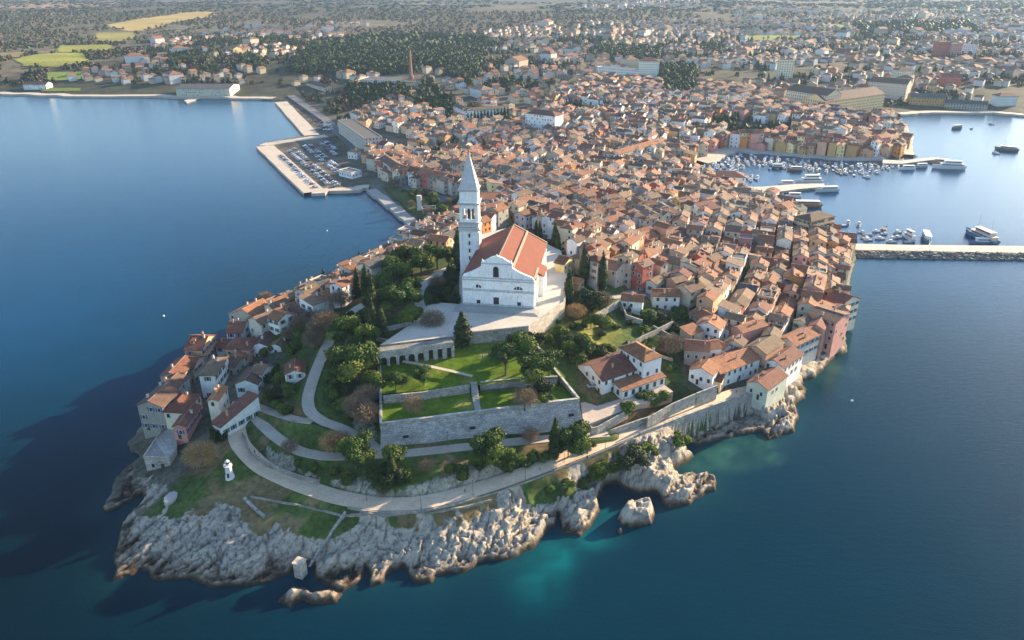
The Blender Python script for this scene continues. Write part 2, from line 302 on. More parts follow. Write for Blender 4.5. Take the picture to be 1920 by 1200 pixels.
def height(x, y, rocks=True):
    sx = x + 2.2 * (fbm(x / 7, y / 7, 3, 41) - .5) * 2; sy = y + 2.2 * (fbm(x / 7, y / 7, 3, 43) - .5) * 2
    south = (y < 330) & (x > -165) & (x < 200)
    if not rocks: south = np.zeros(x.shape, bool)
    qx = np.where(south, sx, x); qy = np.where(south, sy, y)
    sd_ = sdf(qx, qy, LAND)
    for isl in ISLETS:
        m = (np.abs(x - isl[0][0]) < 40) & (np.abs(y - isl[0][1]) < 40)
        if m.any(): t = np.full(x.shape, -1e3); t[m] = sdf(x[m] + (sx[m] - x[m]) * .5, y[m] + (sy[m] - y[m]) * .5, isl); isd = t if isl is ISLETS[0] else np.maximum(isd, t)
        elif isl is ISLETS[0]: isd = np.full(x.shape, -1e3)
    r = np.hypot(x, y); near = r < 760
    z = hmain(x, y)
    if near.any():
        zn = rbf(x[near], y[near]); k = sst(560, 740, r[near]); z[near] = zn * (1 - k) + z[near] * k
    z = np.maximum(z, 1.2)
    quay = ((y > 470) | ((x > 150) & (y > 395)) | ((x < -60) & (y > 440)))
    cl = np.where(quay, 1.9 + .10 * np.maximum(sd_ - 14, 0), 3.6 * sst(0, 1.8, sd_) + .75 * np.maximum(sd_, 0))
    land = sd_ > 0
    z = np.where(land, np.minimum(z, cl), np.maximum(-3.0, sd_ * np.where(quay, 6, .9) - .1))
    # rocks
    if rocks:
        rm = ROCKMASK(x, y)
        rm = rm * (sd_ > -3)
        c, s_ = math.cos(R(28)), math.sin(R(28)); u = x * c + y * s_; v = -x * s_ + y * c
        wv = 3 * fbm(x / 9, y / 9, 3, 77)
        big = ridged((u + wv) / 16, (v + wv) / 7, 3, 11) - .62; mid = ridged((u + wv) / 5.5, (v + 2 * wv) / 2.4, 3, 23) - .62; sm = ridged(u / 1.9, v / 1.0, 2, 35) - .6
        slz, slc = SLABS(x, y); fi = ridged(u / .9, v / .7, 2, 57) - .6
        flt = 1 - .4 * sst(5, -25, x); zr_ = z + rm * flt * (big * 4.6 + mid * .6 + slz * 1.05 + sm * .5 + fi * .7) * sst(-1, 3, sd_)
        st_ = (zr_ + .30 * u - .22 * v + 2.2 * fbm(x / 6, y / 6, 3, 99)) / 1.5; fr = st_ - np.floor(st_); z = np.where(rm > .3, zr_ + rm * (sst(.55, 1.0, fr) - fr) * 1.5 * .75 * sst(0, 3, sd_), zr_) - rm * slc * .55 * sst(0, 2, sd_)
        lowi = np.where(x < -20, .42, 1.0); zi = np.minimum(3.4 * sst(0, 2.4, isd) + .35 * isd, 4.5) * lowi + (mid * 3.0 + sm * 1.6) * sst(0, 2, isd)
        z = np.where(isd > 0, np.maximum(zi, .15), z)
    # paths cut level
    for nme, (pts, hw) in ROADS.items():
        X0 = min(p[0] for p in pts) - 12; X1 = max(p[0] for p in pts) + 12; Y0 = min(p[1] for p in pts) - 12; Y1 = max(p[1] for p in pts) + 12
        m = (x > X0) & (x < X1) & (y > Y0) & (y < Y1)
        if not m.any(): continue
        d, t = segdist(x[m], y[m], [(p[0], p[1]) for p in pts], closed=False)
        i = np.clip(t.astype(int), 0, len(pts) - 2); f = t - i; zz = np.array([p[2] for p in pts]); zr = zz[i] * (1 - f) + zz[i + 1] * f - .25
        k = 1 - sst(hw + .4, hw + 2.6, d); z[m] = z[m] * (1 - k) + zr * k
        if nme == 'promenade':
            px_ = np.array([p[0] for p in pts]); py_ = np.array([p[1] for p in pts]); side = (px_[i + 1] - px_[i]) * (y[m] - py_[i]) - (py_[i + 1] - py_[i]) * (x[m] - px_[i])
            capz = np.where((side < 0) & (t > 12.35) & (t < 14.7) & (d > hw + .7) & (d < 40), 1.5 + .9 * (fbm(x[m] / 2.5, y[m] / 2.5, 3, 201) - .5) * 2 + 9 * (1 - sst(12.35, 12.7, t)), 99); z[m] = np.minimum(z[m], capz)
    m = (r < 340) & (r > 180)
    if m.any():
        sb = sdf(x[m], y[m], BAST); z[m] = np.where(sb > 0, np.minimum(z[m], z[m] * (1 - sst(0, 1.5, sb)) + 12 * sst(0, 1.5, sb)), z[m])
        sp = sdf(x[m], y[m], PLAZA); z[m] = np.where(sp > -1, np.minimum(z[m], RZ - 1.0), z[m])
    return z
ROCKPOLY = [P(a, b, 5) for a, b in [(185,940),(235,862),(300,880),(310,935),(270,950),(330,968),(400,955),(450,968),(500,995),(590,1010),(660,998),(700,982),(800,992),(860,972),(930,952),(1000,928),(1060,918),(1120,885),(1150,895),(1160,845),(1215,838),(1260,810),(1310,790),(1400,752),(1440,755),(1470,700),(1560,640),(1700,640),(1700,1000),(1300,1200),(200,1200),(100,950)]]
BANK = [P(a, b, 13) for a, b in [(500,836),(560,862),(640,885),(700,893),(740,905),(800,895),(870,870),(930,855),(960,862),(975,872),(930,890),(850,915),(780,925),(700,925),(640,910),(560,885),(500,858)]]
CLIFF2 = [P(a, b, 22) for a, b in [(650,745),(700,740),(708,790),(680,800),(655,785)]]
def ROCKMASK(x, y):
    m = (y < 360) & (np.abs(x) < 230); o = np.zeros(x.shape)
    if m.any():
        n = (fbm(x[m] / 6, y[m] / 6, 4, 3) - .5) * 15
        a = sst(-2, 3, sdf(x[m], y[m], ROCKPOLY) + n); b = sst(-1, 2, sdf(x[m], y[m], BANK) + n * .4) * .55; c = sst(-1, 2, sdf(x[m], y[m], CLIFF2) + n * .3) * .5
        o[m] = np.maximum(a, np.maximum(b, c))
    return o
def axis(parts):
    o = []
    for a, b, st in parts: o += list(np.arange(a, b, st))
    return np.array(o)
geo = lambda a, b, n: list(a * (b / a) ** (np.arange(1, n + 1) / n))
XS = np.array([-q for q in geo(900, 24000, 26)][::-1] + list(axis([(-900, -260, 10), (-260, -150, 2), (-150, 112, .42), (112, 210, 1.4), (210, 900, 10)])) + geo(900, 24000, 26))
YS = np.array(list(axis([(120, 225, .42), (225, 235, .6), (235, 300, .9), (300, 470, 2), (470, 1500, 9)])) + geo(1500, 26000, 42))
GX, GY = np.meshgrid(XS, YS)
GZ = height(GX, GY)
def hz(x, y):
    i = int(np.clip(np.searchsorted(XS, x) - 1, 0, len(XS) - 2)); j = int(np.clip(np.searchsorted(YS, y) - 1, 0, len(YS) - 2))
    u = (x - XS[i]) / (XS[i + 1] - XS[i]); v = (y - YS[j]) / (YS[j + 1] - YS[j])
    return float((GZ[j, i] * (1 - u) + GZ[j, i + 1] * u) * (1 - v) + (GZ[j + 1, i] * (1 - u) + GZ[j + 1, i + 1] * u) * v)
def hzv(x, y):
    i = np.clip(np.searchsorted(XS, x) - 1, 0, len(XS) - 2); j = np.clip(np.searchsorted(YS, y) - 1, 0, len(YS) - 2)
    u = (x - XS[i]) / (XS[i + 1] - XS[i]); v = (y - YS[j]) / (YS[j + 1] - YS[j])
    return (GZ[j, i] * (1 - u) + GZ[j, i + 1] * u) * (1 - v) + (GZ[j + 1, i] * (1 - u) + GZ[j + 1, i + 1] * u) * v
def G(px, py, extra=0.0):
    """pixel -> point on the terrain"""
    z = 5.0
    for _ in range(12):
        x, y = P(px, py, z); z = .5 * z + .5 * (hz(x, y) + extra)
    return x, y, hz(x, y)
ISL = np.full(GX.shape, -1e3)
m_ = (GY < 240)
for isl in ISLETS: ISL[m_] = np.maximum(ISL[m_], sdf(GX[m_], GY[m_], isl))
ROCK = np.maximum(ROCKMASK(GX, GY), (ISL > -4) * 1.0); CRK = np.zeros(GX.shape); m_ = (GY < 300) & (np.abs(GX) < 220); CRK[m_] = SLABS(GX[m_], GY[m_])[1]
# ground colours, real-world albedos
gr_far = fbm(GX / 130, GY / 130, 4, 61); gr_f2 = fbm(GX / 420, GY / 420, 3, 67)
colr = np.empty(GX.shape + (3,))
scrub = np.array([.075, .055, .032]); scr2 = np.array([.04, .042, .022]); town = np.array([.125, .115, .088]); green = np.array([.05, .075, .018]); dry = np.array([.16, .13, .08])
k = sst(.42, .58, gr_far)[..., None]; colr[:] = scrub * (1 - k) + scr2 * k
k = sst(.55, .68, gr_f2)[..., None]; colr[:] = colr * (1 - k * .55) + dry * k * .55
rr = np.hypot(GX, GY); k = (1 - sst(700, 1300, rr + 250 * (gr_f2 - .5)))[..., None] * .75; colr[:] = colr * (1 - k) + town * k
k = (1 - sst(300, 340, rr))[..., None]; gg = fbm(GX / 14, GY / 14, 4, 81)[..., None]
headc = green * (.7 + .9 * gg) * (1 - sst(.52, .62, gg)) + np.array([.14, .105, .05]) * sst(.52, .62, gg)
GRN = [P(a, b, 14) for a, b in [(200,1000),(260,900),(440,800),(520,690),(620,560),(700,470),(860,430),(880,640),(1000,640),(1060,560),(1180,570),(1300,640),(1290,720),(1400,745),(1340,840),(1100,960),(700,1200),(200,1200)]]
hs = sst(-3, 3, sdf(GX, GY, GRN)) if False else None
mN = rr < 420; kk = np.zeros(GX.shape); kk[mN] = sst(-4, 4, sdf(GX[mN], GY[mN], GRN)); kk = kk[..., None]
colr[:] = colr * (1 - kk) + headc * kk
YG = [P(a, b, 24) for a, b in [(1062,555),(1110,570),(1160,600),(1150,650),(1090,650),(1010,640),(1040,600)]]; kk = np.zeros(GX.shape); kk[mN] = sst(-5, 5, sdf(GX[mN], GY[mN], YG) + 14 * (fbm(GX[mN] / 5, GY[mN] / 5, 4, 83) - .5)); kk = kk[..., None] * .8; colr[:] = colr * (1 - kk) + np.array([.17, .17, .035]) * (.6 + .8 * gg) * kk
# land sheet
nx, ny = len(XS), len(YS)
keep = GZ > -2.2; idx = np.arange(nx * ny).reshape(ny, nx)
q = keep[:-1, :-1] | keep[1:, :-1] | keep[:-1, 1:] | keep[1:, 1:]
F = np.stack([idx[:-1, :-1][q], idx[:-1, 1:][q], idx[1:, 1:][q], idx[1:, :-1][q]], 1)
us, inv = np.unique(F, return_inverse=True); F = inv.reshape(F.shape)
V = np.stack([GX.ravel()[us], GY.ravel()[us], GZ.ravel()[us]], 1)
def ground_mat():
    m = bpy.data.materials.new('headland_and_mainland_soil'); m.use_nodes = True; nt = m.node_tree; N = nt.nodes; L = nt.links; b = N['Principled BSDF']
    b.inputs['Roughness'].default_value = .95; b.inputs['Specular IOR Level'].default_value = .15
    g = N.new('ShaderNodeNewGeometry'); vc = N.new('ShaderNodeVertexColor'); vc.layer_name = 'Col'; at = N.new('ShaderNodeAttribute'); at.attribute_name = 'rock'
    def noise(sc, det=5, ro=.65, mp=None):
        t = N.new('ShaderNodeTexNoise'); t.inputs['Scale'].default_value = sc; t.inputs['Detail'].default_value = det; t.inputs['Roughness'].default_value = ro
        if mp:
            q = N.new('ShaderNodeMapping'); q.inputs['Rotation'].default_value = (0, 0, mp[0]); q.inputs['Scale'].default_value = mp[1]; L.new(g.outputs['Position'], q.inputs[0]); L.new(q.outputs[0], t.inputs['Vector'])
        else: L.new(g.outputs['Position'], t.inputs['Vector'])
        return t.outputs[0]
    def ramp(v, a, b_, c, d):
        r = N.new('ShaderNodeMapRange'); r.inputs[1].default_value = a; r.inputs[2].default_value = b_; r.inputs[3].default_value = c; r.inputs[4].default_value = d; L.new(v, r.inputs[0]); return r.outputs[0]
    def mix(f, a, b_, mode='MIX'):
        x = N.new('ShaderNodeMix'); x.data_type = 'RGBA'; x.blend_type = mode
        for i, s in ((0, f), (6, a), (7, b_)):
            if isinstance(s, (int, float)): x.inputs[i].default_value = s
            elif isinstance(s, tuple): x.inputs[i].default_value = (*s, 1)
            else: L.new(s, x.inputs[i])
        return x.outputs[2]
    soil = mix(1.0, vc.outputs[0], ramp(noise(.035, 6, .7), .35, .65, .45, 1.5), 'MULTIPLY'); soil = mix(1.0, soil, ramp(noise(.6, 5), .3, .7, .55, 1.4), 'MULTIPLY')
    rk = mix(ramp(noise(.22, 6), .4, .62, 0, 1), (.57, .49, .385), (.40, .355, .29))
    ck = N.new('ShaderNodeAttribute'); ck.attribute_name = 'crack'
    rk = mix(ramp(noise(2.6, 6, .7), .5, .68, 0, .55), rk, (.22, .205, .19)); rk = mix(ramp(ck.outputs['Fac'], .25, 1.0, 0, .8), rk, (.16, .145, .13))
    rk = mix(ramp(noise(.5, 6, .7), .60, .68, 0, .9), rk, (.09, .085, .035))
    sep = N.new('ShaderNodeSeparateXYZ'); L.new(g.outputs['Position'], sep.inputs[0])
    ad = N.new('ShaderNodeMath'); ad.operation = 'MULTIPLY_ADD'; L.new(noise(.35, 4), ad.inputs[0]); ad.inputs[1].default_value = -3.0; L.new(sep.outputs[2], ad.inputs[2])
    rk = mix(ramp(ad.outputs[0], -.7, 1.3, .8, 0), rk, (.20, .145, .095)); wet = ramp(ad.outputs[0], -1.1, 0.2, 1, 0); rk = mix(wet, rk, (.06, .042, .028))
    am = N.new('ShaderNodeMath'); am.operation = 'MULTIPLY_ADD'; L.new(noise(.8, 5), am.inputs[0]); am.inputs[1].default_value = .7; L.new(at.outputs['Fac'], am.inputs[2])
    fac = ramp(am.outputs[0], .72, .95, 0, 1)
    col = mix(fac, soil, rk); L.new(col, b.inputs['Base Color'])
    bp = N.new('ShaderNodeBump'); bp.inputs['Distance'].default_value = .9; L.new(ramp(fac, 0, 1, .25, .9), bp.inputs['Strength'])
    L.new(noise(1.5, 8, .75), bp.inputs['Height']); L.new(bp.outputs[0], b.inputs['Normal'])
    return m
M['ground'] = ground_mat()
o = link('ground', np_mesh('ground', V, F, [M['ground']], cols=colr.reshape(-1, 3)[us], smooth=False, attrs={'rock': ROCK.ravel()[us], 'crack': CRK.ravel()[us]})); tag(o, 'limestone headland, old town ground and mainland', kind='structure')

# ---------------------------------------------------------------- sea
def sea():
    xs = np.array([-q for q in geo(500, 24000, 24)][::-1] + list(np.arange(-500, 500, 2.5)) + geo(500, 24000, 24)); ys = np.array([-400, -200, 0, 60] + list(np.arange(80, 520, 2.5)) + geo(520, 3000, 20))
    X, Y = np.meshgrid(xs, ys); n = (fbm(X / 14, Y / 14, 5, 91) - .5) * 1.8
    d = -sdf(X, Y, LAND)
    sh = lambda a, b, r, k: k * np.exp(-(((X - P(a, b, 0)[0]) ** 2 + (Y - P(a, b, 0)[1]) ** 2) / r ** 2) * np.clip(1 + 1.6 * n, .35, 3))
    t = np.maximum.reduce([sh(1050,1040,7,.75), sh(1020,1068,7,.6), sh(1100,1010,6,.7), sh(990,1085,6,.35), sh(1005,1105,7,.3), sh(1140,975,6,.5)])
    g_ = np.maximum.reduce([sh(1370,850,9,.9), sh(1405,842,8,.8), sh(1340,860,8,.8), sh(1310,875,6,.7), sh(1570,690,5,.5), sh(1550,715,5,.4)])
    wd = sst(.38, .62, fbm(X / 5, Y / 5, 4, 95)); g_ = g_ * (.35 + .65 * wd); t = t * (.55 + .45 * wd)
    near = np.exp(-np.maximum(d, 0) / 5.0) * .22
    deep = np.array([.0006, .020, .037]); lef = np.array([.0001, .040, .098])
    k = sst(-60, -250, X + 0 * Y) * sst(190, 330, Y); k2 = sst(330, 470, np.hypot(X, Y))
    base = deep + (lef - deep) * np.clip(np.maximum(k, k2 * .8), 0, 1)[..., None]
    sea_shade = 1 - .55 * sst(-20, -140, X) * sst(260, 150, Y); base = base * sea_shade[..., None]  # headland shadow and vignette painted in as darker water towards the lower left
    cc = base * (1 + .12 * n[..., None]); 
    cc = cc * (1 - t[..., None]) + np.array([.003, .14, .15]) * t[..., None]; cc = cc * (1 - g_[..., None]) + np.array([.03, .10, .075]) * g_[..., None]
    cc = cc * (1 - near[..., None]) + np.array([.02, .09, .09]) * near[..., None]
    nx, ny = len(xs), len(ys); idx = np.arange(nx * ny).reshape(ny, nx)
    F = np.stack([idx[:-1, :-1].ravel(), idx[:-1, 1:].ravel(), idx[1:, 1:].ravel(), idx[1:, :-1].ravel()], 1)
    m = bpy.data.materials.new('sea_water'); m.use_nodes = True; nt = m.node_tree; N = nt.nodes; L = nt.links; b = N['Principled BSDF']
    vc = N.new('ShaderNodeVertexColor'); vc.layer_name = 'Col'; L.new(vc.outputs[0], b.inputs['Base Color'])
    b.inputs['Roughness'].default_value = .13; b.inputs['IOR'].default_value = 1.33; b.inputs['Specular IOR Level'].default_value = .24; ca = N.new('ShaderNodeAttribute'); ca.attribute_name = 'calm'; cr_ = N.new('ShaderNodeMapRange'); cr_.inputs[3].default_value = .09; cr_.inputs[4].default_value = .42; L.new(ca.outputs['Fac'], cr_.inputs[0]); L.new(cr_.outputs[0], b.inputs['Specular IOR Level'])
    g = N.new('ShaderNodeNewGeometry'); h = None
    for sc, amp, st in ((1.1, .042, (1, 2.2, 1)), (.22, .035, (1, 2.6, 1))):
        t = N.new('ShaderNodeTexNoise'); t.inputs['Scale'].default_value = sc; t.inputs['Detail'].default_value = 3; mp = N.new('ShaderNodeMapping'); mp.inputs['Scale'].default_value = st; mp.inputs['Rotation'].default_value = (0, 0, R(12))
        L.new(g.outputs['Position'], mp.inputs[0]); L.new(mp.outputs[0], t.inputs['Vector'])
        ml = N.new('ShaderNodeMath'); ml.operation = 'MULTIPLY_ADD'; L.new(t.outputs[0], ml.inputs[0]); ml.inputs[1].default_value = amp
        if h is not None: L.new(h, ml.inputs[2])
        else: ml.inputs[2].default_value = 0
        h = ml.outputs[0]
    bp = N.new('ShaderNodeBump'); bp.inputs['Strength'].default_value = 1; bp.inputs['Distance'].default_value = 1.6; L.new(h, bp.inputs['Height']); L.new(bp.outputs[0], b.inputs['Normal'])
    V = np.stack([X.ravel(), Y.ravel(), np.zeros(X.size)], 1)
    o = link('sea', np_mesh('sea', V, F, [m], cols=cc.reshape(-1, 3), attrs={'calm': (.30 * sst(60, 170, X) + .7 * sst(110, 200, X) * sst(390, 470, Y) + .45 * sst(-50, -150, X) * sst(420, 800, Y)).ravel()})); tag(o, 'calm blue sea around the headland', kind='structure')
sea()
LM = {}   # landmark name -> pixel position, used for the labels
MARB = (.84, .825, .79); STO = (.36, .34, .31); STO2 = (.42, .38, .31)
def frame(a, b):
    """origin a, unit vector along a->b, normal pointing away from the camera side"""
    ux, uy = b[0] - a[0], b[1] - a[1]; L = math.hypot(ux, uy); ux /= L; uy /= L
    return (ux, uy), (-uy, ux), L
def lanewall(name, pts, th, drop, mt, col, label, cat='wall', cap=None, parent=None, group=None):
    """free-standing wall following 3-D points (top line), thickness th, going down by drop"""
    mb = MB(); n = len(pts); dr = drop if isinstance(drop, (list, tuple)) else [drop] * n
    nor = []
    for i in range(n):
        a = pts[max(0, i - 1)]; b = pts[min(n - 1, i + 1)]; dx, dy = b[0] - a[0], b[1] - a[1]; L = math.hypot(dx, dy) or 1; nor.append((-dy / L * th / 2, dx / L * th / 2))
    A = [(p[0] + q[0], p[1] + q[1], p[2]) for p, q in zip(pts, nor)]; B = [(p[0] - q[0], p[1] - q[1], p[2]) for p, q in zip(pts, nor)]
    dn = lambda p, i: (p[0], p[1], p[2] - dr[i])
    for i in range(n - 1):
        mb.poly([B[i], B[i + 1], A[i + 1], A[i]], 1 if cap else 0, cap or col); mb.poly([dn(B[i], i), dn(B[i + 1], i + 1), B[i + 1], B[i]], 0, col); mb.poly([dn(A[i + 1], i + 1), dn(A[i], i), A[i], A[i + 1]], 0, col)
    mb.poly([dn(A[0], 0), dn(B[0], 0), B[0], A[0]], 0, col); mb.poly([dn(B[-1], n - 1), dn(A[-1], n - 1), A[-1], B[-1]], 0, col)
    o = mb.build(name, [mt, M['stone']], parent)
    if label: tag(o, label, cat, group)
    return o
# ================================================================ church
def church():
    a = P(868, 573, RZ); b = P(1001, 581, RZ); u, n, W = frame(a, b)
    root = empty('church', (a[0], a[1], RZ - 1.2), math.atan2(u[1], u[0])); tag(root, 'white stone church with stepped baroque gable and orange tiled roof', 'church')
    b0 = 1.2; HE, HR, DEP = 12.2 + b0, 20.2 + b0, 44.0
    wm = MARB
    fx0, fx1 = W * .27, W * .70          # raised centre of the facade
    mid = (fx0 + fx1) / 2; F = MB()
    # facade outline with stepped gable, 0.9 m thick
    out = [(0, 0), (W, 0), (W, HE), (W - .6, HE + .9), (W * .82, HE + 2.6), (fx1 + 1.4, HE + 3.6), (fx1, HE + 4.6), (fx1, HE + 6.2), (fx1 - 1.2, HE + 6.8), (mid + 2.2, HE + 8.4), (mid, HE + 9.1), (mid - 2.2, HE + 8.4), (fx0 + 1.2, HE + 6.8), (fx0, HE + 6.2), (fx0, HE + 4.6), (fx0 - 1.4, HE + 3.6), (W * .13, HE + 2.2), (.6, HE + .9), (0, HE)]
    fr = [(x, 0, z) for x, z in out]; bk = [(x, .9, z) for x, z in out]
    F.poly(fr, 0, wm); F.poly(bk[::-1], 0, wm)
    for i in range(len(out)):
        j = (i + 1) % len(out); F.poly([fr[j], fr[i], bk[i], bk[j]], 0, wm)
    # cornices, plinth and pilasters standing proud
    for z, t in ((b0 + .7, .18), (HE * .56 + b0 * .3, .22), (HE * .60 + b0 * .3, .10), (HE - 1.2, .2), (HE - .2, .34)):
        F.box(-.15, W + .15, -t - .12, -.003, z, z + (.7 if z < 3 else .32), 0, (.50, .49, .47), True)
    for x in (.1, W * .16, fx0 - .1, fx0 + 1.9, fx1 - 2.9, fx1 - .9, W * .85, W - 1.1):
        F.box(x, x + .9, -.16, -.004, b0 + 1.45, HE - 1.25, 0, wm, True)
        if fx0 - .5 < x < fx1: F.box(x + .1, x + .9, -.16, -.004, HE + .2, HE + 5.6, 0, wm, True)
    F.box(fx0 + .1, fx1 - .1, -.4, -.003, HE + 5.7, HE + 6.1, 0, (.5, .49, .47), True)
    for x, z in ((fx0 + .5, HE + 6.9), (mid, HE + 9.1), (fx1 - .5, HE + 6.9)): F.tube(x, .45, z - .3, z + .5, .35, .2, 6, 0, wm)
    F.build('facade', [M['marble']], root)
    # doors and windows
    def opening(name, x, z, w_, h, arch=False, parent=root):
        m = MB(); 
        prof = [(-w_ / 2, 0), (w_ / 2, 0), (w_ / 2, h)]
        if arch: prof = prof[:2] + [(w_ / 2 * math.cos(t), h + w_ / 2 * math.sin(t)) for t in [math.pi * i / 8 for i in range(9)]]
        else: prof.append((-w_ / 2, h))
        m.poly([(x + p[0], -.02, z + p[1]) for p in prof], 0)
        o = m.build(name, [M['glass'] if name != 'door' else M['doorwood']], parent)
        f = MB(); k = .28
        for i in range(len(prof)):
            if name == 'door' and i == 0: continue
            p, q_ = prof[i], prof[(i + 1) % len(prof)]
            dx, dz = q_[0] - p[0], q_[1] - p[1]; L = math.hypot(dx, dz) or 1; ox, oz = dz / L * k, -dx / L * k
            P4 = [(x + p[0], z + p[1]), (x + p[0] + ox, z + p[1] + oz), (x + q_[0] + ox, z + q_[1] + oz), (x + q_[0], z + q_[1])]
            f.poly([(e[0], -.3, e[1]) for e in P4][::-1], 0, wm); f.poly([(P4[1][0], -.3, P4[1][1]), (P4[1][0], 0, P4[1][1]), (P4[2][0], 0, P4[2][1]), (P4[2][0], -.3, P4[2][1])], 0, wm); f.poly([(P4[0][0], 0, P4[0][1]), (P4[0][0], -.3, P4[0][1]), (P4[3][0], -.3, P4[3][1]), (P4[3][0], 0, P4[3][1])], 0, wm)
        f.build('frame', [M['marble']], o)
        return o
    opening('door', mid - .3, b0 + .05, 2.2, 4.4); opening('door', W * .225, b0 + .05, 1.5, 2.9); opening('door', W * .795, b0 + .05, 1.5, 2.9)
    opening('window', mid - .3, HE + .4, 2.2, 3.4, True)
    for x in (W * .21, W * .78):
        m = MB(); r = 1.7; m.poly([(x + r * math.cos(t), -.02, HE * .68 + r * .8 * math.sin(t)) for t in [math.pi * i / 10 for i in range(11)]], 0)
        for e in (-.6, .6): m.box(x + e - .09, x + e + .09, -.12, -.03, HE * .68, HE * .68 + 1.3, 1, wm, True)
        m.build('lunette_window', [M['glass'], M['marble']], root)
    # body
    Bm = MB(); e0 = HE - .4
    Bm.prism([(.5, .9), (W - .5, .9), (W - .5, DEP), (.5, DEP)], 0, e0, 0, c=wm)
    yb = DEP; rx = W * .49
    Bm.poly([(W - .5, yb, e0), (.5, yb, e0), (rx, yb, HR - 1)], 0, wm)
    Bm.prism([(W - .5, 14), (W + 2.2, 14), (W + 2.2, 24), (W - .5, 24)], 0, HE * .72, 0, c=wm)
    Bm.box(W - .5, W + .1, .95, DEP - .1, e0 - 1.2, e0 - .5, 0, (.5, .49, .47), True)
    for i in range(7):
        y = 3 + i * 6.2
        if not 13 < y < 25: Bm.box(W - .5, W + .35, y, y + 1.0, 0, e0 - 1.3, 0, wm)
    Bm.tube(W * .5, DEP, 0, HE * .8, 6.5, 6.5, 12, 0, wm)
    Bm.build('nave_wall', [M['marble']], root)
    for i in range(5):
        y = 5.6 + i * 6.2 + (9.5 if i > 1 else 0)
        if y > DEP - 3: break
        m = MB(); m.box(W - .48, W - .42, y, y + 1.8, HE * .45, HE * .45 + 3.4, 0); m.build('window', [M['glass']], root)
    # roofs: main double pitched roof with parapet ribs
    Rf = MB(); t = .35; y0 = .95
    zr = HR - .6
    def slope(x0, z0, x1, z1, ya, yc, col):
        A = [(x0, ya, z0), (x1, ya, z1), (x1, yc, z1), (x0, yc, z0)]
        if x1 < x0: A = [(x0, yc, z0), (x1, yc, z1), (x1, ya, z1), (x0, ya, z0)]
        Rf.poly(A, 0, col)
        Bq = [(p[0], p[1], p[2] - t) for p in A]
        for i in range(4): j = (i + 1) % 4; Rf.poly([Bq[i], Bq[j], A[j], A[i]], 0, col)
    red = (.19, .055, .03)
    slope(W + .45, e0 + .25, rx, zr, y0, DEP + .4, red); slope(-.45, e0 + .25, rx, zr, y0, DEP + .4, red)
    slope(W + 2.5, HE * .72 + .1, W - .2, HE * .72 + 1.6, 13.7, 24.3, red)
    Rf.build('roof', [M['redtile']], root)
    # stone ribs on the roof: ridge rib and lower rib on the sunny slope, rear parapet
    rb = MB()
    def rib(xa, za, xb, zb, ya, yc, wd=.9, h=.45):
        dx, dz = xb - xa, zb - za
        rb.poly([(xa, ya, za + h), (xb, ya, zb + h), (xb, yc, zb + h), (xa, yc, za + h)], 0, STO2 if 0 else (.27, .20, .15))
        rb.poly([(xa, ya, za - .3), (xb, ya, zb - .3), (xb, ya, zb + h), (xa, ya, za + h)], 0, (.27, .20, .15)); rb.poly([(xa, yc, za - .3), (xa, ya, za - .3), (xa, ya, za + h), (xa, yc, za + h)], 0, (.27, .20, .15)); rb.poly([(xb, ya, zb - .3), (xb, yc, zb - .3), (xb, yc, zb + h), (xb, ya, zb + h)], 0, (.27, .20, .15))
        rb.poly([(xb, yc, zb - .3), (xa, yc, za - .3), (xa, yc, za + h), (xb, yc, zb + h)], 0, (.27, .20, .15))
    zz = lambda x: zr + (e0 + .25 - zr) * (x - rx) / (W + .45 - rx)
    rib(fx1 - .2, zz(fx1 - .2), fx1 + .5, zz(fx1 + .5), y0, DEP, h=.7)
    rib(rx - .22, zr - .1, rx + .22, zr - .1, y0, DEP, h=.3)
    rib(W - .35, zz(W - .35), W + .4, zz(W + .4), y0, DEP * .3, h=.25)
    rib(rx, zr + .1, fx1 + .5, zz(fx1 + .5) + .1, DEP - .5, DEP + .3, h=.3); rib(fx1 + .55, zz(fx1 + .55), W + .3, zz(W + .3), DEP - .5, DEP + .3, h=.3)
    rb.build('roof_parapet', [M['marble']], root)
    # chimney-like pinnacle and low chancel roof behind
    ch = MB(); ch.tube(W * .5, DEP, HE * .8 - .05, HE * .8 + 3.4, 7.1, .3, 12, 0, red); ch.build('apse_roof', [M['redtile']], root)
    LM['church facade'] = (934, 540)
M['doorwood'] = mat('dark_door_wood', (.045, .04, .035), .7, attr=False, n2=(3, .2))
church()
